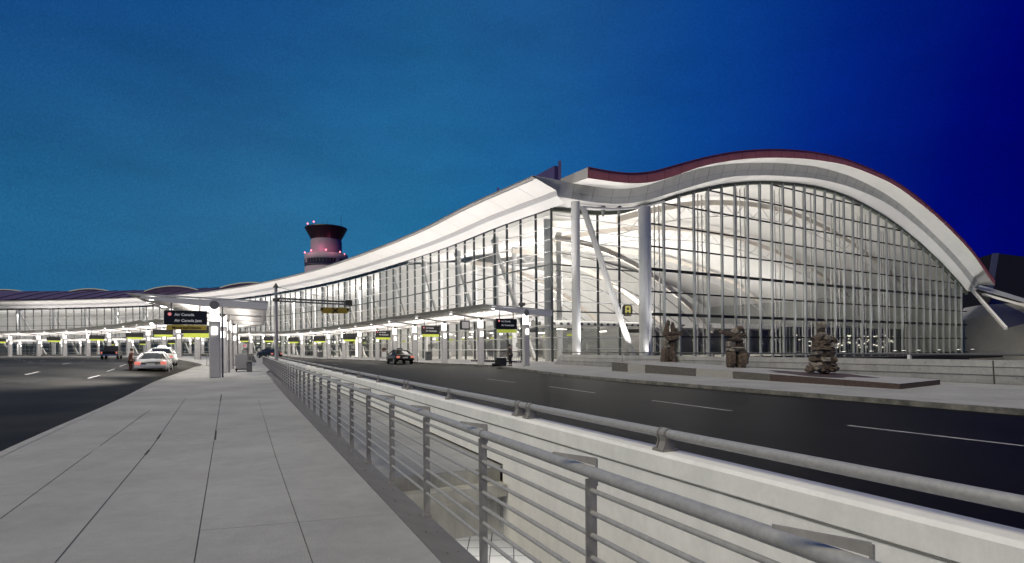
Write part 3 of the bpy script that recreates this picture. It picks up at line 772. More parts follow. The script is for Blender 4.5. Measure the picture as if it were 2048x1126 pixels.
# soffit washers under the kerb-side eave
for k in range(22):
    s=-1+12*k; spot('soffit_washer',F(s,-5.2,6.4),F(s+1,-3.2,21),5200 if k<5 else 4200,120,.8,(1,.95,.92),.4)
# end-wall floodlights
FL=[(1687,.9),(1742,.9),(1790,.9),(1807,.9),(1837,.8),(1878,.8),(1917,.8),(1945,.8)]
for i,(px,z) in enumerate(FL):
    s=-4.0; t=ray_t(px,s,700); q=F(s,t,-.35)
    e=tag(empty('floodlight',q),'','floodlight','floodlights along the foot of the arched glass wall')
    e['label']=f'small disc floodlight on the ledge below the arched glass, {["leftmost","second from the left","third from the left","fourth from the left","fourth from the right","third from the right","second from the right","rightmost"][i]}'
    MB().tube([(0,0,0),(0,0,.75)],.05,8).build('stem',M_galvd,e)
    MB().lathe([(0,.72),(.25,.75),(.42,.92),(.44,.98)],(0,0,0),16).build('housing',M_galvd,e)
    MB().lathe([(.42,.99),(0,1.02)],(0,0,0),16).build('lens',emis('floodlight lens',(1,.97,.9),4.0),e)
for t,p in ((3,2400),(9,2400),(17,3000),(27,3600),(38,4200),(50,4600),(62,4600),(74,4600),(86,4000),(98,3400),(110,3000)):
    spot('end_wall_uplight',F(-4.2,t,.9),F(-3.4,t,25),p*1.25,95,.8,(1,.98,.95),.4)
spot('column_uplight',F(-3.6,tcol,-.2),F(-2.4,tcol,6),500,50); spot('column_uplight',F(-2.8,tc2,-.2),F(-1.3,tc2,6),700,55); spot('column_uplight',F(-1.5,112,-.2),F(-.3,113,6),500,60)

# ------------------------------------------------------------------ canopies
def canopy_proto(first):
    """local: origin at column foot, +Y along the kerb away from the camera, +X towards the terminal"""
    e=empty('kerb_canopy')
    b=MB(); b.box((0,0,1.75),(.62,.42,3.5)); b.build('column',M_col,e,bevel=.05)
    b=MB(); b.box((0,0,4.0),(.50,.38,1.0)); b.box((0,-.30,2.9),(.34,.10,.5)); b.build('light_box',M_lampb,e,bevel=.04)
    b=MB(); b.tube([(.42,.1,0),(.42,.1,4.6)],.06,8); b.build('downpipe',M_galvd,e)
    b=MB(); b.prism([(-4.7,-.16,5.12),(-4.0,-.16,5.00),(3.1,-.16,4.76),(3.1,-.16,4.83),(-4.0,-.16,5.10)],(0,9.04,0)); b.build('roof_panel',M_fasc,e)
    b=MB(); b.prism([(-3.9,-.14,4.94),(3.05,-.14,4.73),(3.05,-.14,4.28),(.6,-.14,4.42),(-.6,-.14,4.42),(-2.4,-.14,4.62),(-3.9,-.14,4.84)],(0,.14,0))
    b.build('end_beam',mat('canopy beam',(.72,.71,.70),.5),e)
    b=MB(); b.tube([(0,-.22,4.50),(0,.3,4.50)],.27,18); b.build('beam_cap',mat('cap grey',(.20,.20,.20),.5),e)
    lv=MB()
    for k in range(7):
        y=.9+k*1.22
        lv.prism([(-3.8,y,4.90),(3.0,y,4.68),(3.0,y,4.30),(.4,y,4.42),(-1.6,y,4.62),(-3.8,y,4.80)],(0,.10,0))
    lv.build('louvre',M_soff,e)
    b=MB(); b.box((-1.2,4.4,4.78),(1.7,7.2,.05),0); b.box((1.5,4.4,4.70),(.8,7.2,.05)); b.build('lamp_panel',M_lamp,e)
    b=MB(); b.lathe([(.14,4.79),(.12,4.77),(0,4.765)],(-3.4,.35,0),12); b.build('downlight',M_dot,e)
    return e
cp=canopy_proto(True)
mods=[]
def place_canopy(c,loc,rz,scl=1.0,mirror=False):
    c.location=loc; c.rotation_euler=(0,0,rz); c.scale=(scl,1,1)
n=0
FACS=[-10.6+8.9*k for k in range(35)]
first=True
for k,s in enumerate(FACS):
    q=F(s,-10.9); d=(F(s+8.9,-10.9)-q).normalized()
    c=cp if first else copy_tree(cp); first=False
    place_canopy(c,(q.x,q.y,gz(q.x,q.y)+(.4 if False else 0)),math.atan2(-d.x,d.y))
    c.scale=(1,1,1.12)
    tag(c,f'bright canopy bay on one pillar along the terminal kerb, {ORD[k]} bay counted from the corner','canopy','canopies along the terminal kerb')
    mods.append((c,s,q,d))
ICC=[( -18.5,35.8)]
u0=None
# island canopies follow the walkway kerb, pillars 2.8 m in
best=min(range(0,4000),key=lambda i:(isl(i*.05,2.9)-Vector((-18.5,35.8,0))).length)*.05
for k in range(17):
    u=best+k*8.9; q=isl(u,2.9) if k else Vector((-18.5,35.8,0)); d=(isl(u+8.9,2.9)-q).normalized()
    c=copy_tree(cp); place_canopy(c,(q.x,q.y,gz(q.x,q.y)),math.atan2(-d.x,d.y))
    c.name='walkway_canopy'
    tag(c,f'bright canopy bay on one pillar over the middle walkway, {ORD[k]} bay counted from the camera','canopy','canopies over the middle walkway')
    if k==0:
        for ch in c.children:
            if ch.name.startswith('column'): ch['label']='broad grey pillar facing the camera'

# ------------------------------------------------------------------ hanging signs
def hang_sign(loc,rz,w,lines,label,top=.0,amber=None,h=.95,group='hanging airline signs',hang=.9,strip=True,tsz=.27):
    e=tag(empty('hanging_sign',loc,rz),label,'sign',group)
    MB().box((0,0,0),(w,.12,h)).build('panel',M_black,e,bevel=.01)
    if strip: MB().box((.02*w,0,-h/2-.16),(w*.92,.10,.30)).build('strip',M_yel if not amber else M_ylw,e)
    for sx in (-1,1): MB().bar((sx*w*.33,0,h/2),(sx*w*.33,0,h/2+hang),.07,.07).build('hanger',M_galvd,e)
    if lines:
        y0=h/2-.30
        for i,t in enumerate(lines):
            text('lettering',t,tsz,M_txt,e,(-w*.26,-.075,y0-i*.36-.02),(R(90),0,0),.004,bold=True)
        b=MB(); b.lathe([(.0,.0),(.10,.0),(.10,.02)],(0,0,0),14); o=b.build('emblem',mat('sign red',(.55,.10,.10),.5,emit=.5,ecol=(1,.35,.35)),e); o.location=(-w*.37,-.075,y0+.08); o.rotation_euler=(R(90),0,0)
    if amber: text('lettering',amber,.22,M_black,e,(-w*.32,-.062,-h/2-.25),(R(90),0,0),.004,bold=True)
    return e
s1=G(375,690,0)  # near walkway sign, in the plane of the first pillar
c0=Vector((-18.5,35.8,0)); rzI=math.atan2(V.y,V.x)
pz=c0-V*1.56
hang_sign((pz.x,pz.y,3.70),rzI,2.3,['Air Canada','Air Canada Jazz'],'large black airline sign hanging left of the near walkway pillar','',amber='Montreal/Ottawa',hang=.8,tsz=.23,h=.86)
pz=isl(best+9,2.9)-V*1.3
hang_sign((pz.x,pz.y,3.25),rzI,3.0,None,'black board with a broad yellow green strip behind the near walkway sign',h=.5,hang=1.2)
k2=0
for k,(c,s,q,d) in enumerate(mods[:26]):
    if k%2: continue
    nrm=Vector((d.y,-d.x,0)); p=q-nrm*(2.1 if k==0 else 1.75)+d*.1
    lab=['black airline sign with yellow green strip beside the pillar nearest the corner'] + [f'small black airline sign with yellow green strip, {ORD[i]} one hanging along the terminal kerb' for i in range(1,30)]
    hang_sign((p.x,p.y,gz(q.x,q.y)+3.95),math.atan2(nrm.y,nrm.x),2.3,(['Air Canada','Air Canada Jazz'] if k<6 else None),lab[k//2],tsz=.22,h=1.0,hang=.7)
for k in range(2,16,2):
    u=best+k*8.9; p=isl(u,1.0); _,t=ISL.at(u); nr=Vector((t.y,-t.x,0))
    hang_sign((p.x,p.y,gz(p.x,p.y)+3.5),math.atan2(nr.y,nr.x)+.2,2.6,None,f'small black sign with yellow green strip under the walkway canopy, {ORD[k//2]} from the camera',h=.7,group='signs under the walkway canopy')
# monitor hanging by second pillar
q=mods[1][2]; p=q-N0*1.9; p=Vector((p.x,p.y,4.2))
e=tag(empty('hanging_monitor',p,math.atan2(N0.y,N0.x)),'square dark display hanging left of the second terminal pillar','monitor')
MB().box((0,0,0),(1.1,.25,1.0)).build('case',M_black,e,bevel=.03); MB().box((0,-.14,0),(.8,.02,.7)).build('screen',mat('screen grey',(.2,.2,.2),.4,emit=.25,ecol=(.6,.55,.55)),e); MB().bar((0,0,.5),(0,0,1.0),.08,.08).build('hanger',M_galvd,e)
# dome camera and box camera
q=mods[0][2]; p=q+N0*(-.35)
e=tag(empty('security_camera',(p.x,p.y,5.45)),'grey box camera standing on the near terminal canopy roof','security camera')
MB().tube([(0,0,0),(0,0,.3)],.04,8).build('bracket',M_galvd,e); MB().box((-.05,0,.42),(.62,.3,.3),.2).build('housing',mat('camera grey',(.12,.12,.12),.5),e,bevel=.04)

# ------------------------------------------------------------------ lane sign gantry
q=G(547,734,0); q=P(64.5,2.75); 
g_=tag(empty('sign_gantry',(q.x,q.y,0)),'tall grey pole with cable-stayed arm reaching over the right road','gantry')
MB().tube([(0,0,-.1),(0,0,8.3)],[.20,.15],12).build('pole',M_galv,g_)
b=MB(); b.lathe([(.30,0),(.22,.12),(.05,.45)],(0,0,8.2),10); b.box((0,0,6.9),(.5,.5,.35)); b.build('pole_cap',mat('gantry dark',(.06,.055,.045),.6),g_)
A0=V*.2+Vector((0,0,6.95)); A1=V*7.6+Vector((0,0,6.75))
b=MB(); b.bar(A0+Vector((0,0,.12)),A1+Vector((0,0,.12)),.2,.17); b.bar(A0-Vector((0,0,.16)),A1-Vector((0,0,.16)),.2,.15)
for i in range(12):
    c=A0.lerp(A1,(i+.5)/12); b.bar(c-Vector((0,0,.12)),c+Vector((0,0,.12)),.05,.05)
b.build('arm',mat('arm steel',(.13,.125,.115),.5,.2),g_)
b=MB(); b.tube([Vector((0,0,8.3)),V*2+Vector((0,0,7.85)),V*7.3+Vector((0,0,6.95))],.025,6); b.build('stay_cable',M_galvd,g_)
b=MB(); b.box(V*7.35+Vector((0,0,6.78)),(.7,.4,.6),math.atan2(V.y,V.x)); b.build('end_box',mat('gantry dark',(.06,.055,.045),.6),g_)
qs=Vector((q.x,q.y,0))+V*5.9
x_=tag(empty('lane_signal',(qs.x,qs.y,5.95),math.atan2(V.y,V.x)),'amber overhead lane board with a black X hung from the gantry arm','sign')
MB().prism([(-1.5,-.05,.28),(1.5,-.05,.28),(1.5,-.05,-.10),(1.25,-.05,-.34),(-1.25,-.05,-.34),(-1.5,-.05,-.10)],(0,.1,0)).build('board',mat('amber board',(.30,.215,.03),.5,emit=.05),x_)
b=MB(); b.bar((-.28,-.07,-.28),(.28,-.07,.22),.02,.12); b.bar((-.28,-.07,.22),(.28,-.07,-.28),.02,.12); b.build('cross_mark',M_black,x_)
b=MB(); b.box((-1.35,-.07,.10),(.2,.03,.22)); b.box((1.35,-.07,.10),(.2,.03,.22)); b.build('end_mark',M_black,x_)
for sx in (-1,1): MB().bar((sx*1.1,0,.28),(sx*1.1,0,.62),.05,.05).build('hanger',M_galvd,x_)

# ------------------------------------------------------------------ control tower
ct=Vector((-84.2,262,-7))
T_=tag(empty('control_tower',ct),'round control tower with flared dark cab rising behind the terminal roof','control tower')
k=.2274
def tz(py): return EYE+(700-py)*262/FPX+7
r1=41*k; r2=30*k; r3=41.5*k; r2b=24*k
MB().lathe([(r3,0),(r3,tz(533)),(r3*.985,tz(533)),(r3*.985,tz(531)),(r3,tz(531)),(r3,tz(510)),(r2,tz(508))],(0,0,0),40).build('drum',M_ltow,T_)
MB().lathe([(r2,tz(508)-.5),(r2,tz(483)),(r2*.96,tz(480))],(0,0,0),40).build('shaft',M_ltow,T_)
MB().lathe([(r2*.95,tz(481)),(r1*.97,tz(460)),(r1,tz(458)),(r1*.98,tz(456.2)),(r1*.6,tz(455)),(0,tz(454.5))],(0,0,0),40).build('cab',M_cab,T_)
MB().lathe([(r1*.86,tz(467.6)),(r1*.875,tz(466.8))],(0,0,0),40).build('cab_band',mat('cab trim',(.12,.03,.03),.5),T_)
b=MB(); b.lathe([(r3*1.004,tz(528)),(r3*1.004,tz(521))],(0,0,0),40).build('window_band',M_cab,T_)
b=MB(); b.lathe([(r3*1.003,tz(535)),(r3*1.003,tz(532.5))],(0,0,0),40).build('drum_band',M_cab,T_)
b=MB()
for a in range(0,360,9):
    b.box((r3*1.006*math.cos(R(a)),r3*1.006*math.sin(R(a)),tz(524.5)),(.12,.12,tz(521)-tz(528)),R(a))
for a in (225,318): b.box((r3*1.002*math.cos(R(a)),r3*1.002*math.sin(R(a)),tz(524.5)),(.3,1.6,tz(520)-tz(529)),R(a))
b.build('window_posts',M_ltow,T_)
for i,(px,py) in enumerate(((626,452),(642,451),(617.5,507.5),(632,504.5),(664,505),(689,508),(694,511))):
    x=(px-655)*k; top=py<460; rr=(r1*.9 if top else r3*.98)
    x=max(-rr*.99,min(rr*.99,x)); y=-math.sqrt(max(0,rr*rr-x*x))
    if 3<=i<=4: y=-math.sqrt(max(0,(r2*1.05)**2-x*x))
    o=MB().lathe([(0,-.3),(.28,-.2),(.36,.1),(.2,.4),(0,.45)],(0,0,0),10).build('beacon',M_redl,T_); o.location=(x,y,tz(py))
b=MB()
for x,h in ((-4,2.5),(-1,1.8),(3,1.8),(7.3,6.0),(1,3.0)): b.tube([(x,-1.5,tz(456)),(x,-1.5,tz(456)+h)],.06,5)
b.build('antenna',M_cab,T_)
for px in (632,655,680):
    x=(px-655)*k; l=bpy.data.lights.new('beacon_glow','POINT'); l.energy=260; l.color=(1,.15,.3); l.shadow_soft_size=.5
    o=bpy.data.objects.new('beacon_glow',l); COL.objects.link(o); o.location=ct+Vector((x,-r2-2.2,tz(506)+1.0))

# ------------------------------------------------------------------ right edge: dark hangar and grey wall
def PXW(px,py,Y):
    a,b=un(px,py); return Vector((a*Y,Y,EYE+b*Y))
hg=tag(empty('dark_building',(210,230,-7)),'black angular building behind the right end of the arch','building')
o_=Vector((210,230,-7))
p=[PXW(1890,535,205),PXW(1990,506,215),PXW(2048,513,230),PXW(2150,530,240)]
b=MB(); b.add([v-o_ for v in p]+[Vector((v.x,v.y,-7))-o_ for v in p],[(0,1,5,4),(1,2,6,5),(2,3,7,6)])
b.add([v-o_ for v in p]+[v+Vector((10,60,-2))-o_ for v in p],[(0,1,5,4),(1,2,6,5),(2,3,7,6)]); b.build('shell',M_night,hg)
b=MB(); q=[PXW(1985,507,208),PXW(1997,506,208),PXW(1983,590,208),PXW(1972,590,208)]; b.add([v-o_ for v in q],[(0,1,2,3)]); b.build('corner_strip',M_nightb,hg,solid=.5)
rw=tag(empty('concrete_abutment',(100,118,-7)),'plain grey concrete wall at the right beyond the arched glass','wall')
o_=Vector((100,118,-7))
q=[PXW(1962,610,134),PXW(2140,600,118),PXW(2140,740,118),PXW(1930,740,136),PXW(1930,640,136)]
MB().prism([v-o_ for v in q],(4,10,0)).build('wall_face',mat('abutment concrete',(.30,.29,.28),.8,var=.16,scale=.12),rw)
spot('abutment_light',PXW(1985,740,100),PXW(2030,650,124),2600,70,1.0)

# ------------------------------------------------------------------ parapet by the statues
par=tag(empty('parapet_wall',(20.4,22.9,0)),'low pitted concrete parapet with a thin rail behind the stone figures','parapet')
po=Vector((20.4,22.9,0)); WD=(Vector((4.6,58.2,0))-po).normalized(); WN=Vector((WD.y,-WD.x,0))
def W_(d,l,z): q=WD*d+WN*l; return Vector((q.x,q.y,z))
prf=[(0.10,0),(0.06,.20),(.02,.42),(.0,.72),(.02,1.0),(.30,1.0),(.42,0),(.42,-1.2)]
ds=[-22+2*i for i in range(31)]
hh=lambda d:1.0
b=MB().grid([[W_(d,l,z) for l,z in prf] for d in ds]); b.add([W_(38,l,z) for l,z in prf[:-1]],[tuple(range(7))]); 
b.prism([W_(38,.02,1.0),W_(38,.06,0),W_(39.6,.06,0)],WN*.34)
b.build('wall',M_parap,par)
b=MB()
for z,l in ((.36,.022),(.70,.0)): b.prism([W_(-22,l-.008,z),W_(38,l-.008,z),W_(38,l-.008,z+.018),W_(-22,l-.008,z+.018)],WN*.006)
for d in (1.0,14.2,27.4): b.prism([W_(d,-.006,0.0),W_(d+.05,-.006,0),W_(d+.09,-.006,.98),W_(d+.04,-.006,.98)],WN*.01)
b.build('wall_joint',mat('parapet joint',(.05,.05,.05),.9),par)
b=MB(); rs=random.Random(11)
for i in range(240):
    d=rs.uniform(-12,37); z=rs.uniform(.1,.93); r_=rs.uniform(.008,.022); c=W_(d,-.002+(.08 if z<.2 else .035 if z<.5 else .01),z)
    b.tube([c-WN*.004,c+WN*.02],r_,6)
b.build('pits',mat('pit shade',(.04,.04,.04),.9),par)
MB().tube([W_(d,.16,1.23) for d in ds],.048,10).build('tube_rail',mat('dull rail',(.11,.11,.115),.5,.2),par)
for d in (-7.5,-2.0,4.5,10.8,17.2,23.6,30,36.5):
    MB().box(W_(d,.16,1.10),(.12,.14,.2),math.atan2(WD.y,WD.x)).build('rail_post',M_galvd if d>10 else M_white,par)

# ------------------------------------------------------------------ granite plinth
A1=Vector((14.5,21.5,0)); A2=Vector((17.8,23.9,0)); B1=Vector((7.1,41.0,0)); B2=Vector((10.7,43.3,0))
pln=tag(empty('stone_plinth',A1),'long low plinth of grey and brown granite blocks under the stone figures','plinth')
PD=(B1-A1); PL=PD.length
def plz(f): return .20+.42*f
cuts=[0,.11,.30,.42,.56,.66,.80,.90,1.0]; mats=[M_gran3,M_gran3,M_gran,M_gran2,M_gran,M_gran,M_gran2,M_gran]
for i in range(8):
    f0,f1=cuts[i]+.0006,cuts[i+1]-.0006
    a=A1.lerp(B1,f0);c=A1.lerp(B1,f1);d=A2.lerp(B2,f1);e_=A2.lerp(B2,f0)
    vs=[a,c,d,e_]; z=[plz(f0),plz(f1),plz(f1),plz(f0)]
    lo_=[Vector((v.x,v.y,-.01))-A1 for v in vs]; hi_=[Vector((v.x,v.y,zz))-A1 for v,zz in zip(vs,z)]
    MB().add(lo_+hi_,[(0,4,5,1),(1,5,6,2),(2,6,7,3),(3,7,4,0)]).build('block',mats[i],pln)
a=[A1.lerp(A2,.0),A1.lerp(A2,1)]; 
rows=[]
for i in range(21):
    f=i/20; p0=A1.lerp(B1,f); p1=A2.lerp(B2,f)
    rows.append([Vector((p0.lerp(p1,j/4).x,p0.lerp(p1,j/4).y,plz(f)+.004))-A1 for j in range(5)])
tops=mat('plinth top paving',(.30,.295,.295),.8,var=.1,scale=1.0)
MB().grid(rows).build('top_slab',tops,pln)
st=MB(); rs=random.Random(4)
base=[]
for i in range(26):
    th=2*math.pi*i/26; f=.245+.13*math.cos(th)*(1+.25*math.sin(5*th)); g=.52+.36*math.sin(th)*(1+.3*math.cos(3*th)); g=max(.04,min(.96,g)); q=A1.lerp(B1,f).lerp(A2.lerp(B2,f),g); base.append(Vector((q.x,q.y,plz(f)+.009))-A1)
st.add(base,[tuple(range(26))]); st.build('damp_stain',mat('damp granite',(.055,.035,.035),.7,var=.4,scale=4),pln)

# ------------------------------------------------------------------ stone figures
def stone(parent, c, d, m, rot=(0,0,0), seed=0, name='stone', taper=False):
    rs=random.Random(seed); n=9; mth=11; vs=[];fs=[]
    off=Vector((rs.random()*50,rs.random()*50,rs.random()*50))
    for i in range(n+1):
        ph=math.pi*i/n
        for j in range(mth):
            th=2*math.pi*j/mth; v=Vector((math.sin(ph)*math.cos(th),math.sin(ph)*math.sin(th),math.cos(ph)))
            # squarish superellipsoid with chipped noise
            w=Vector([math.copysign(abs(q)**.55,q) for q in v]); r_=1+.30*noise.noise(v*1.3+off)+.16*noise.noise(v*3.1+off)
            w=w*r_
            if taper: k_=1-.42*(w.z+1)/2; w=Vector((w.x*k_*1.15,w.y*k_,w.z))
            vs.append((w.x*d[0]/2,w.y*d[1]/2,w.z*d[2]/2))
    for i in range(n):
        for j in range(mth): fs.append((i*mth+j,(i+1)*mth+j,(i+1)*mth+(j+1)%mth,i*mth+(j+1)%mth))
    b=MB(); b.add(vs,fs,False); o=b.build(name,m,parent); o.location=c; o.rotation_euler=rot; return o
def figure(px,py,Y,label,stones,name='stone_figure'):
    a,bb=un(px,py); loc=Vector((a*Y,Y,EYE+bb*Y)); e=tag(empty(name,loc,0),label,'stone sculpture','stone figures on the plinth')
    u=Y/FPX; rsj=random.Random(int(px))
    for i,s in enumerate(stones):
        x,y,w,h=s[:4]; rz=s[4] if len(s)>4 else 0; dp=s[5] if len(s)>5 else .55; mm_=s[6] if len(s)>6 else M_stone; dy=s[7] if len(s)>7 else 0
        stone(e,((x-px)*u,dy+rsj.uniform(-.07,.07),(py-y)*u),(w*u*1.03,dp,h*u*1.10),mm_,(0,R(rz),0),seed=i*7+int(px),taper=(h>20 and w<13))
    return e
# stones given as centre x, centre y, width, height in the photo's own scale at the figure's distance
figure(1336,726,41.7,'stone figure with two upright horns and one arm pointing right, leftmost on the plinth',[
 (1330,712,15,30,6,.8),(1344,712,14,30,-3,.8),(1334,693,14,10,0,.7,M_stone2),(1345,690,12,14,0,.7),(1331,685,10,14,0,.6,M_stone2),(1343,677,26,10,-4,.8),(1340,670,22,9,2,.7),(1350,667,33,7,2,.6),(1334,657,10,31,14,.45),(1347,657,9,22,-8,.45)])
figure(1472,735,33.6,'stone figure with slanting outstretched arms and two leg stones, middle of the plinth',[
 (1461,718,14,34,0,.7),(1482,718,20,34,3,.8),(1469,698,30,9,2,.8,M_stone2),(1461,689,16,12,0,.7,M_stone2),(1477,690,14,16,0,.7),(1470,679,24,8,0,.7),(1456,668,36,7,20,.45),(1476,672,18,8,-8,.6),(1484,670,16,7,-10,.5),(1470,663,15,11,-35,.5,M_stone2),(1479,658,12,10,-30,.45)])
rs=random.Random(21); L3=[(1646,712,30,62,0,.7),(1645,685,22,30,0,.5)]
L3+=[(1643,652,14,16,0,.5,M_stone2),(1644,662,12,8,0,.45),(1643,669,16,8,0,.5,M_stone2),(1636,676,20,9,-25,.6),(1651,676,18,10,12,.6,M_stone2),(1666,681,10,12,-10,.5),(1634,688,13,13,6,.6),(1648,686,17,10,0,.6),(1660,690,12,9,0,.6,M_stone2),(1640,697,30,8,2,.8),(1660,699,15,8,0,.6),(1633,706,16,10,0,.7,M_stone2),(1648,708,14,13,0,.7),(1660,709,14,12,0,.6),(1630,718,14,10,0,.7),(1645,719,18,12,0,.8,M_stone2),(1660,719,16,12,0,.7),(1632,733,18,18,-10,.8,M_stone2),(1645,733,18,22,8,.9),(1660,728,16,9,0,.8),(1660,738,20,11,0,.8),(1622,738,12,12,20,.6),(1650,743,12,8,0,.7)]
figure(1643,746,27.5,'tall stacked stone figure with small round head, rightmost on the plinth',L3)

SCL=1.2
# ------------------------------------------------------------------ cars
def sedan(name,loc,rz,paint,label,sign=None,taillit=True):
    e=tag(empty(name,loc,rz),label,'car'); e.scale=(SCL,)*3
    # local: +Y forward, length 5.3, width 1.95
    L=5.3
    st=[(-2.65,.70,.42,.62),(-2.6,.84,.30,.82),(-2.3,.93,.26,.97),(-1.9,.965,.24,1.00),(-1.0,.975,.24,1.0),(0,.975,.24,.98),(1.0,.975,.24,.96),(1.5,.965,.24,.94),(2.2,.93,.26,.86),(2.55,.82,.32,.72),(2.65,.66,.42,.58)]
    rows=[]
    for y,w,z0,z1 in st:
        h=z1-z0
        rows.append([(-w*.9,y,z0),(-w,y,z0+.18*h),(-w*1.0,y,z0+.55*h),(-w*.95,y,z1-.06),(-w*.80,y,z1),(0,y,z1+.03),(w*.80,y,z1),(w*.95,y,z1-.06),(w*1.0,y,z0+.55*h),(w,y,z0+.18*h),(w*.9,y,z0)])
    b=MB().grid(rows,True); b.add(rows[0],[tuple(range(11))]); b.add(rows[-1],[tuple(reversed(range(11)))]); b.add([(-.85,-2.5,.27),(.85,-2.5,.27),(.85,2.5,.27),(-.85,2.5,.27)],[(0,1,2,3)])
    b.build('body',paint,e)
    gh=[(-1.85,.74,.985,.70),(-1.15,.72,1.36,.60),(-.9,.72,1.42,.58),(.0,.72,1.45,.58),(.55,.72,1.42,.58),(.75,.74,1.36,.60),(1.45,.80,.96,.74)]
    low=[(-1.9,.86,.96),(-1.5,.88,.97),(-.9,.90,.97),(0,.90,.96),(.55,.90,.95),(.95,.88,.95),(1.5,.84,.94)]
    rows=[]
    for (y,w,z,wt),(yl,wl_,zl) in zip(gh,low): rows.append([(-wl_,yl,zl),(-wt-.02,y,z-.03),(-wt*.9,y,z),(0,y,z+.025),(wt*.9,y,z),(wt+.02,y,z-.03),(wl_,yl,zl)])
    b=MB().grid(rows,True); b.build('windows',mat('car glass',(.018,.018,.016),.15,spec=.4),e)
    rr=[[(-.60,y,z+.004),(-.3,y,z+.022),(.3,y,z+.022),(.60,y,z+.004)] for y,z in ((-1.12,1.375),(-.9,1.43),(0,1.46),(.55,1.43),(.72,1.385))]
    MB().grid(rr,True).build('roof',paint,e,solid=.02)
    b=MB()
    for sx in (-1,1):
        b.bar((sx*.86,-1.92,.99),(sx*.60,-1.13,1.375),.09,.10); b.bar((sx*.86,1.48,.97),(sx*.60,.74,1.375),.06,.06); b.bar((sx*.90,-.35,.97),(sx*.61,-.22,1.43),.06,.08)
        b.bar((sx*.60,-1.12,1.385),(sx*.60,.72,1.385),.05,.04)
    b.build('pillars',paint,e)
    for sx in (-1,1):
        for y in (-1.65,1.62):
            w=MB().tube([(sx*.74,y,.33),(sx*.96,y,.33)],.335,20).build('wheel',M_rubber,e)
            MB().tube([(sx*.955,y,.33),(sx*.975,y,.33)],.21,14).build('rim',mat('wheel cover',(.45,.45,.46),.4,.5),w)
        t=MB().box((sx*.72,-2.60,.74),(.34,.14,.20)).build('tail_lamp',mat('tail lamp',(.45,.06,.05),.3,emit=.55,ecol=(1,.33,.25)),e,bevel=.03)
        MB().box((sx*1.03,.75,1.0),(.16,.10,.13)).build('mirror',paint,e,bevel=.03)
        MB().box((sx*.68,2.62,.66),(.36,.08,.16)).build('headlight',mat('headlight lens',(.7,.7,.68),.2),e,bevel=.02)
    MB().box((0,-2.66,.50),(1.78,.16,.22)).build('rear_bumper',paint,e,bevel=.05)
    MB().box((0,-2.645,.76),(1.05,.05,.10)).build('trim_panel',mat('car trim',(.03,.03,.03),.4),e)
    MB().box((0,-2.68,.66),(.5,.03,.16)).build('licence_plate',mat('plate white',(.5,.5,.48),.5),e)
    if sign:
        MB().prism([(-.34,-.25,1.47),(.34,-.25,1.47),(.24,-.25,1.66),(-.24,-.25,1.66)],(0,.22,0)).build('roof_sign',sign,e,bevel=.02)
    return e
silver=mat('silver paint',(.42,.415,.41),.22,.4); blackp=mat('black paint',(.010,.0095,.009),.32,spec=.25); 
q=G(302,749,-.15); sedan('parked_car',(q.x-1.45,q.y+2.8,-.15),R(27),silver,'silver sedan with red tail lamps stopped nearest the camera at the walkway kerb')
q2=isl(best+12.5,-1.6); sedan('parked_car',(-33.4,54.9,gz(-33.4,54.9)-.15),R(27),mat('white paint',(.60,.59,.57),.3),'white taxi with a white roof sign partly hidden behind the silver sedan',sign=mat('white roof sign',(.8,.8,.78),.5,emit=.8))
q=G(811,728.5,-.15); d=FAC.at(5)[1]; sedan('parked_car',(q.x-1.3,q.y+2.9,-.15),R(24),blackp,'glossy black taxi with a roof sign at the terminal kerb',sign=mat('dark roof sign',(.05,.06,.08),.5))
a_,b_=un(538,709); sedan('parked_car',(a_*108,108,gz(a_*108,108)-.15),R(48),blackp,'small dark car far off at the terminal kerb behind the gantry pole')
def suv(loc,rz,label):
    e=tag(empty('pickup_truck',loc,rz),label,'truck')
    dk=mat('dark green paint',(.012,.013,.010),.4,spec=.25)
    b=MB(); b.prism([(-.95,-2.6,.45),(-.95,2.55,.45),(-.95,2.6,.95),(-.95,1.3,1.08),(-.95,-2.6,1.05)],(1.9,0,0)); b.build('body',dk,e,bevel=.05)
    b=MB(); b.prism([(-.82,-.9,1.05),(-.82,1.25,1.05),(-.78,.7,1.68),(-.78,-.7,1.70)],(1.6,0,0)); b.build('cab',mat('car glass',(.018,.018,.016),.15,spec=.4),e,bevel=.05)
    MB().box((0,-.05,1.71),(1.45,1.35,.05)).build('roof',dk,e)
    for sx in (-1,1):
        for y in (-1.7,1.65):
            w=MB().tube([(sx*.72,y,.38),(sx*.96,y,.38)],.38,18).build('wheel',M_rubber,e)
    MB().box((0,-2.66,.55),(1.8,.14,.18)).build('rear_bumper',mat('chrome',(.5,.5,.5),.2,.8),e)
    MB().box((-.8,-2.62,.85),(.16,.05,.26)).build('tail_lamp',MATS['tail lamp'],e); MB().box((.8,-2.62,.85),(.16,.05,.26)).build('tail_lamp',MATS['tail lamp'],e)
    return e
Yp=76.0; a_,b_=un(224,718.5); zz=EYE+b_*Yp; suv((a_*Yp,Yp,gz(a_*Yp,Yp)-.15),R(28),'dark pickup truck crossing the far left road by the walkway kerb')

# added fill spots at the walkway canopy edge, brightening the left road
for k in range(7):
    u=best-2+k*8.9; q=isl(u,-.6); w=isl(u,-9); spot('left_road_fill',(q.x,q.y,4.7+gz(q.x,q.y)),(w.x,w.y,0),10500,120,.9,(1,.96,.92),.3)
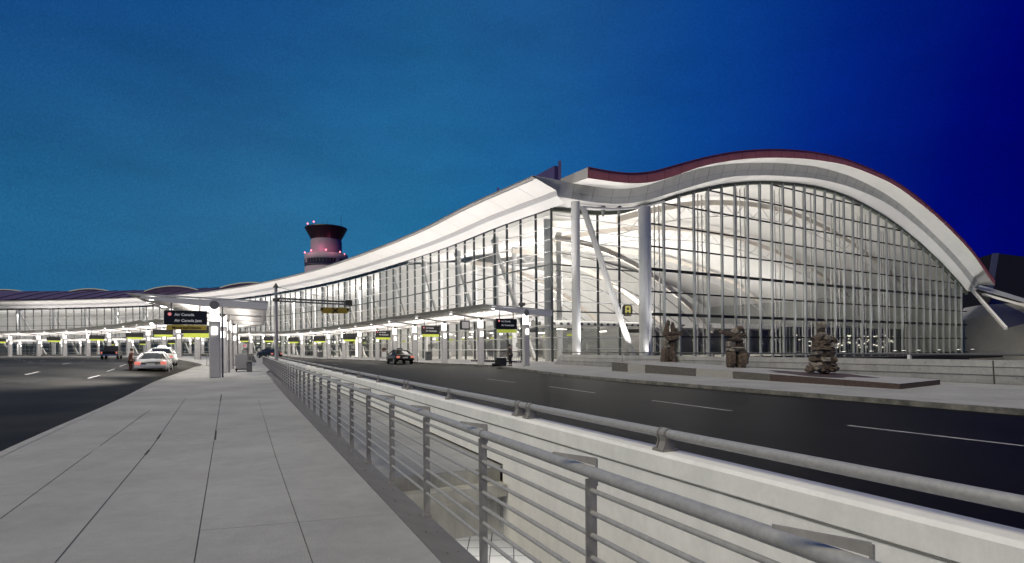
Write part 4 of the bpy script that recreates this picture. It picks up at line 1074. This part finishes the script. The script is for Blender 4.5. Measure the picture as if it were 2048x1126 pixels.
# ------------------------------------------------------------------ people
def skin_chain(b_name, verts, edges, radii, m, parent, sub=2):
    me=bpy.data.meshes.new(b_name); me.from_pydata(verts,edges,[]); o=bpy.data.objects.new(b_name,me); COL.objects.link(o); me.materials.append(m)
    s=o.modifiers.new('skin','SKIN'); s.use_smooth_shade=True
    sv=me.skin_vertices[0].data
    for i,r in enumerate(radii): sv[i].radius=(r,r) if not isinstance(r,tuple) else r
    sv[0].use_root=True
    if sub: ss_=o.modifiers.new('sub','SUBSURF'); ss_.levels=sub; ss_.render_levels=sub
    o.parent=parent; return o
def person(loc,rz,label,coat,trous,skin=(.35,.22,.16),hair=(.02,.015,.01),lean=0.0,reach=0.0):
    e=tag(empty('person',loc,rz),label,'person'); e.scale=(SCL,)*3
    ms=mat('skin tone',skin,.6)
    L=[]; E_=[]; Rr=[]
    def v(p,r,par=None):
        L.append(p); Rr.append(r)
        if par is not None: E_.append((par,len(L)-1))
        return len(L)-1
    pel=v((0,0,.95),(.15,.11)); ch=v((0,.02+lean*.5,1.22),(.155,.11),pel); sh=v((0,.02+lean,1.40),(.14,.09),ch); nk=v((0,.03+lean,1.49),.055,sh); hd=v((0,.05+lean,1.60),(.078,.09),nk); tp=v((0,.05+lean,1.70),(.07,.085),hd)
    v((0,.14+lean,1.58),.018,hd)   # nose
    for sx in (-1,1): v((sx*.085,.05+lean,1.60),.014,hd)   # ears
    for sx in (-1,1):
        s_=v((sx*.19,.02+lean,1.40),.058,sh); el=v((sx*.25,.0+reach*.5,1.13),.043,s_); wr=v((sx*.24,.10+reach,.90),.03,el); hp=v((sx*.24,.13+reach,.83),(.038,.02),wr)
        for f in range(4): 
            k1=v((sx*.24+(f-1.5)*.019,.145+reach,.775),.009,hp); v((sx*.24+(f-1.5)*.018,.165+reach,.735+abs(f-1.5)*.006),.008,k1)
        th=v((sx*.205,.16+reach,.82),.010,hp); v((sx*.20,.185+reach,.785),.009,th)
        hp_=v((sx*.10,0,.90),.095,pel); kn=v((sx*.12,.03,.50),.062,hp_); an=v((sx*.13,0,.09),.042,kn); v((sx*.14,.14,.04),.04,an)
    skin_chain('body',L,E_,Rr,ms,e)
    cv=[(0,0,.80),(0,0,.98),(0,.02+lean*.5,1.22),(0,.02+lean,1.41)]; ce=[(0,1),(1,2),(2,3)]; cr=[(.20,.15),(.175,.135),(.175,.13),(.15,.10)]
    for sx in (-1,1):
        i=len(cv); cv+=[(sx*.19,.02+lean,1.41),(sx*.25,.0+reach*.5,1.13),(sx*.24,.09+reach,.93)]; ce+=[(3,i),(i,i+1),(i+1,i+2)]; cr+=[.075,.06,.05]
    skin_chain('coat',cv,ce,cr,coat,e,1)
    tv=[(0,0,.92)]; te=[]; tr_=[(.16,.125)]
    for sx in (-1,1):
        i=len(tv); tv+=[(sx*.10,0,.82),(sx*.12,.03,.50),(sx*.13,0,.12)]; te+=[(0,i),(i,i+1),(i+1,i+2)]; tr_+=[.105,.075,.065]
    skin_chain('trousers',tv,te,tr_,trous,e,1)
    b=MB(); b.lathe([(.0,1.745),(.06,1.735),(.092,1.69),(.10,1.63),(.088,1.57)],(0,.035+lean,0),14); b.build('hair',mat('hair',hair,.8),e)
    for sx in (-1,1): MB().box((sx*.14,.06,.035),(.10,.29,.07)).build('shoe',M_rubber,e,bevel=.03)
    b=MB()
    for sx in (-1,1): b.lathe([(0,-.006),(.010,0),(0,.006)],(sx*.032,.125+lean,1.615),8)
    b.build('eyes',M_black,e)
    MB().box((0,.128+lean,1.545),(.045,.012,.008)).build('mouth',mat('lips',(.25,.09,.08),.6),e)
    return e
q=G(1019,732,0)
person((q.x+.1,q.y,0),R(60),'person in a grey coat and dark trousers standing beside the near terminal pillar',mat('grey brown coat',(.085,.08,.07),.8),mat('dark trousers',(.012,.012,.012),.8),lean=.05,reach=.1)
q=G(261,749,-.15)
person((q.x,q.y,-.15),R(-40),'person in a dark red-brown coat standing left of the silver sedan',mat('red brown coat',(.07,.022,.014),.8),mat('brown trousers',(.05,.018,.012),.8),lean=.05)
# luggage cart with bags
q=G(1001,733,0)
lc=tag(empty('luggage_pile',(q.x-.05,q.y,0),R(10)),'pile of black suitcases beside the person at the near terminal pillar','luggage')
b=MB(); b.box((.28,0,.42),(.62,.42,.78),.1); b.build('suitcase',M_black,lc,bevel=.06)
b=MB(); b.box((-.20,.05,.34),(.50,.45,.62),-.1); b.build('suitcase',mat('black nylon',(.01,.01,.01),.8),lc,bevel=.07)
b=MB(); b.box((-.55,-.1,.17),(.42,.36,.30),.3); b.build('bag',mat('black nylon',(.01,.01,.01),.8),lc,bevel=.1)
b=MB(); b.tube([(.05,.0,.8),(.05,0,.92),(.45,0,.92),(.45,0,.8)],.018,6); b.box((-.1,0,.72),(.5,.35,.16),.05); b.build('handle',M_black,lc)

# luggage trolleys in a nested row
def trolley():
    e=empty('luggage_trolley')
    b=MB(); b.tube([(-.25,0,.18),(-.25,.0,1.0),(-.28,-.06,1.10)],.022,6); b.tube([(.25,0,.18),(.25,.0,1.0),(.28,-.06,1.10)],.022,6); b.tube([(-.25,0,.55),(.25,0,.55)],.018,6); b.tube([(-.28,0,.2),(-.20,.75,.16)],.02,6); b.tube([(.28,0,.2),(.20,.75,.16)],.02,6); b.box((0,.35,.20),(.42,.6,.02)); b.build('frame',M_galv,e)
    MB().tube([(-.30,-.06,1.10),(.30,-.06,1.10)],.035,8).build('handle',M_black,e)
    for x,y in ((-.26,.02),(.26,.02),(0,.72)): MB().tube([(x-.02,y,.08),(x+.02,y,.08)],.08,10).build('wheel',M_rubber,e)
    return e
tp0=trolley()
for i in range(26):
    c=tp0 if i==0 else copy_tree(tp0); s=-.2+.42*i
    q=F(s,-4.6); d=(F(s+1,-4.6)-q).normalized(); c.location=(q.x,q.y,0); c.rotation_euler=(0,0,math.atan2(-d.x,d.y)+R(80)); c.scale=(1.05,1,1.15)
    tag(c,'luggage trolley nested in the long row before the glass behind the near pillars','luggage trolley','row of luggage trolleys by the terminal glass')

# bins, kiosks, cart, small signs
def bin_(loc,rz,w,h,label,m):
    e=tag(empty('litter_bin',loc,rz),label,'bin'); MB().box((0,0,h*.46),(w,w*.8,h*.92)).build('body',m,e,bevel=.04); MB().box((0,0,h*.95),(w*1.05,w*.85,h*.08)).build('lid',M_intg,e,bevel=.02); MB().box((0,-w*.41,h*.8),(w*.6,.02,h*.1)).build('slot',M_black,e); return e
q=F(5.5,-9.6); a,_=un(857,700)
Yb=86; bin_((a*Yb,Yb,0),.5,.85,1.35,'square grey bin between two terminal pillars right of the black taxi',mat('bin grey',(.12,.12,.12),.6))
a,_=un(640.5,700); Yb=128; bin_((a*Yb,Yb,gz(a*Yb,Yb)),.5,1.0,1.3,'small grey bin by a far terminal pillar under the gantry arm',mat('bin grey',(.12,.12,.12),.6))
a,_=un(716.5,690); Yb=119
ks=tag(empty('light_kiosk',(a*Yb,Yb,gz(a*Yb,Yb)),.6),'tall glowing white box standing beside a far terminal pillar','kiosk'); MB().box((0,0,2.1),(.85,.85,4.2)).build('panel',emis('kiosk white',(1,.95,.9),1.2),ks,bevel=.03); MB().box((0,0,.1),(1.0,1.0,.2)).build('base',M_intg,ks)
q=G(768,716,0); a,_=un(768,700); Yb=96
bs=tag(empty('notice_board',(a*Yb,Yb,0),.3),'white notice board with round brown top left of the black taxi','sign'); MB().box((0,0,1.0),(.65,.06,1.1)).build('board',M_white,bs); 
MB().tube([(0,-.03,1.62),(0,.05,1.62)],.38,18).build('round_top',mat('brown sign',(.12,.05,.04),.5),bs); b=MB(); b.bar((-.3,0,0),(-.3,0,1.6),.05,.05); b.bar((.3,0,0),(.3,0,1.6),.05,.05); b.build('leg',M_galvd,bs)
q=G(480,743.5,0)
ca=tag(empty('equipment_cart',(q.x,q.y+.3,0),math.atan2(-U.x,U.y)),'grey box cart on small wheels standing on the walkway','cart')
MB().box((0,.3,.80),(.86,1.5,1.15)).build('box',mat('cart grey',(.33,.33,.32),.5,var=.05),ca,bevel=.03)
b=MB(); b.box((0,.3,.19),(.95,1.7,.08)); b.bar((-.4,-.5,.2),(-.4,-.7,.3),.05,.05); b.build('frame',M_black,ca)
for x,y in ((-.38,-.4),(.38,-.4),(-.38,1.0),(.38,1.0)): MB().tube([(x-.04,y,.10),(x+.04,y,.10)],.10,12).build('wheel',M_rubber,ca)
q=G(497.5,743.5,0); bin_((q.x+.05,q.y,0),math.atan2(-U.x,U.y),.42,.88,'narrow dark grey bin beside the box cart on the walkway',mat('bin dark',(.10,.10,.10),.6))
# cross fence behind the cart
fe=tag(empty('bar_fence',(-29.2,57,0)),'short fence of thin upright bars across the walkway behind the cart','fence')
b=MB(); fp=[Vector((-30.6,57.6,0)),Vector((-25.4,56.6,0))]; o_=Vector((-29.2,57,0)); zf=gz(-29,57)
for z in (.15,1.15): b.bar(fp[0]-o_+Vector((0,0,z+zf)),fp[1]-o_+Vector((0,0,z+zf)),.05,.05)
b.build('rail',M_galvd,fe)
b=MB()
for i in range(19): c=fp[0].lerp(fp[1],i/18)-o_; b.bar(c+Vector((0,0,zf)),c+Vector((0,0,1.15+zf)),.035,.035)
b.build('bars',M_galvd,fe)
a,_=un(490,700); Yb=54
sg=tag(empty('small_sign_post',(a*Yb,Yb,0),.1),'small square sign on a post between cart and railing end','sign'); MB().bar((0,0,0),(0,0,2.0),.08,.08).build('post',M_galvd,sg); MB().box((0,-.04,2.1),(.42,.05,.45)).build('panel',M_white,sg); MB().box((0,-.07,2.12),(.2,.02,.22)).build('symbol',mat('sign red',(.55,.10,.10),.5),sg); MB().box((0,-.02,1.55),(.5,.2,.35)).build('box',M_intg,sg)

# lights of the lower level, which shine up into the trench
for s in (-6,6,18): area('lower_level_light',P(s,5.5,-1.6),3,1100,(0,0,-1),(1,.98,.96))
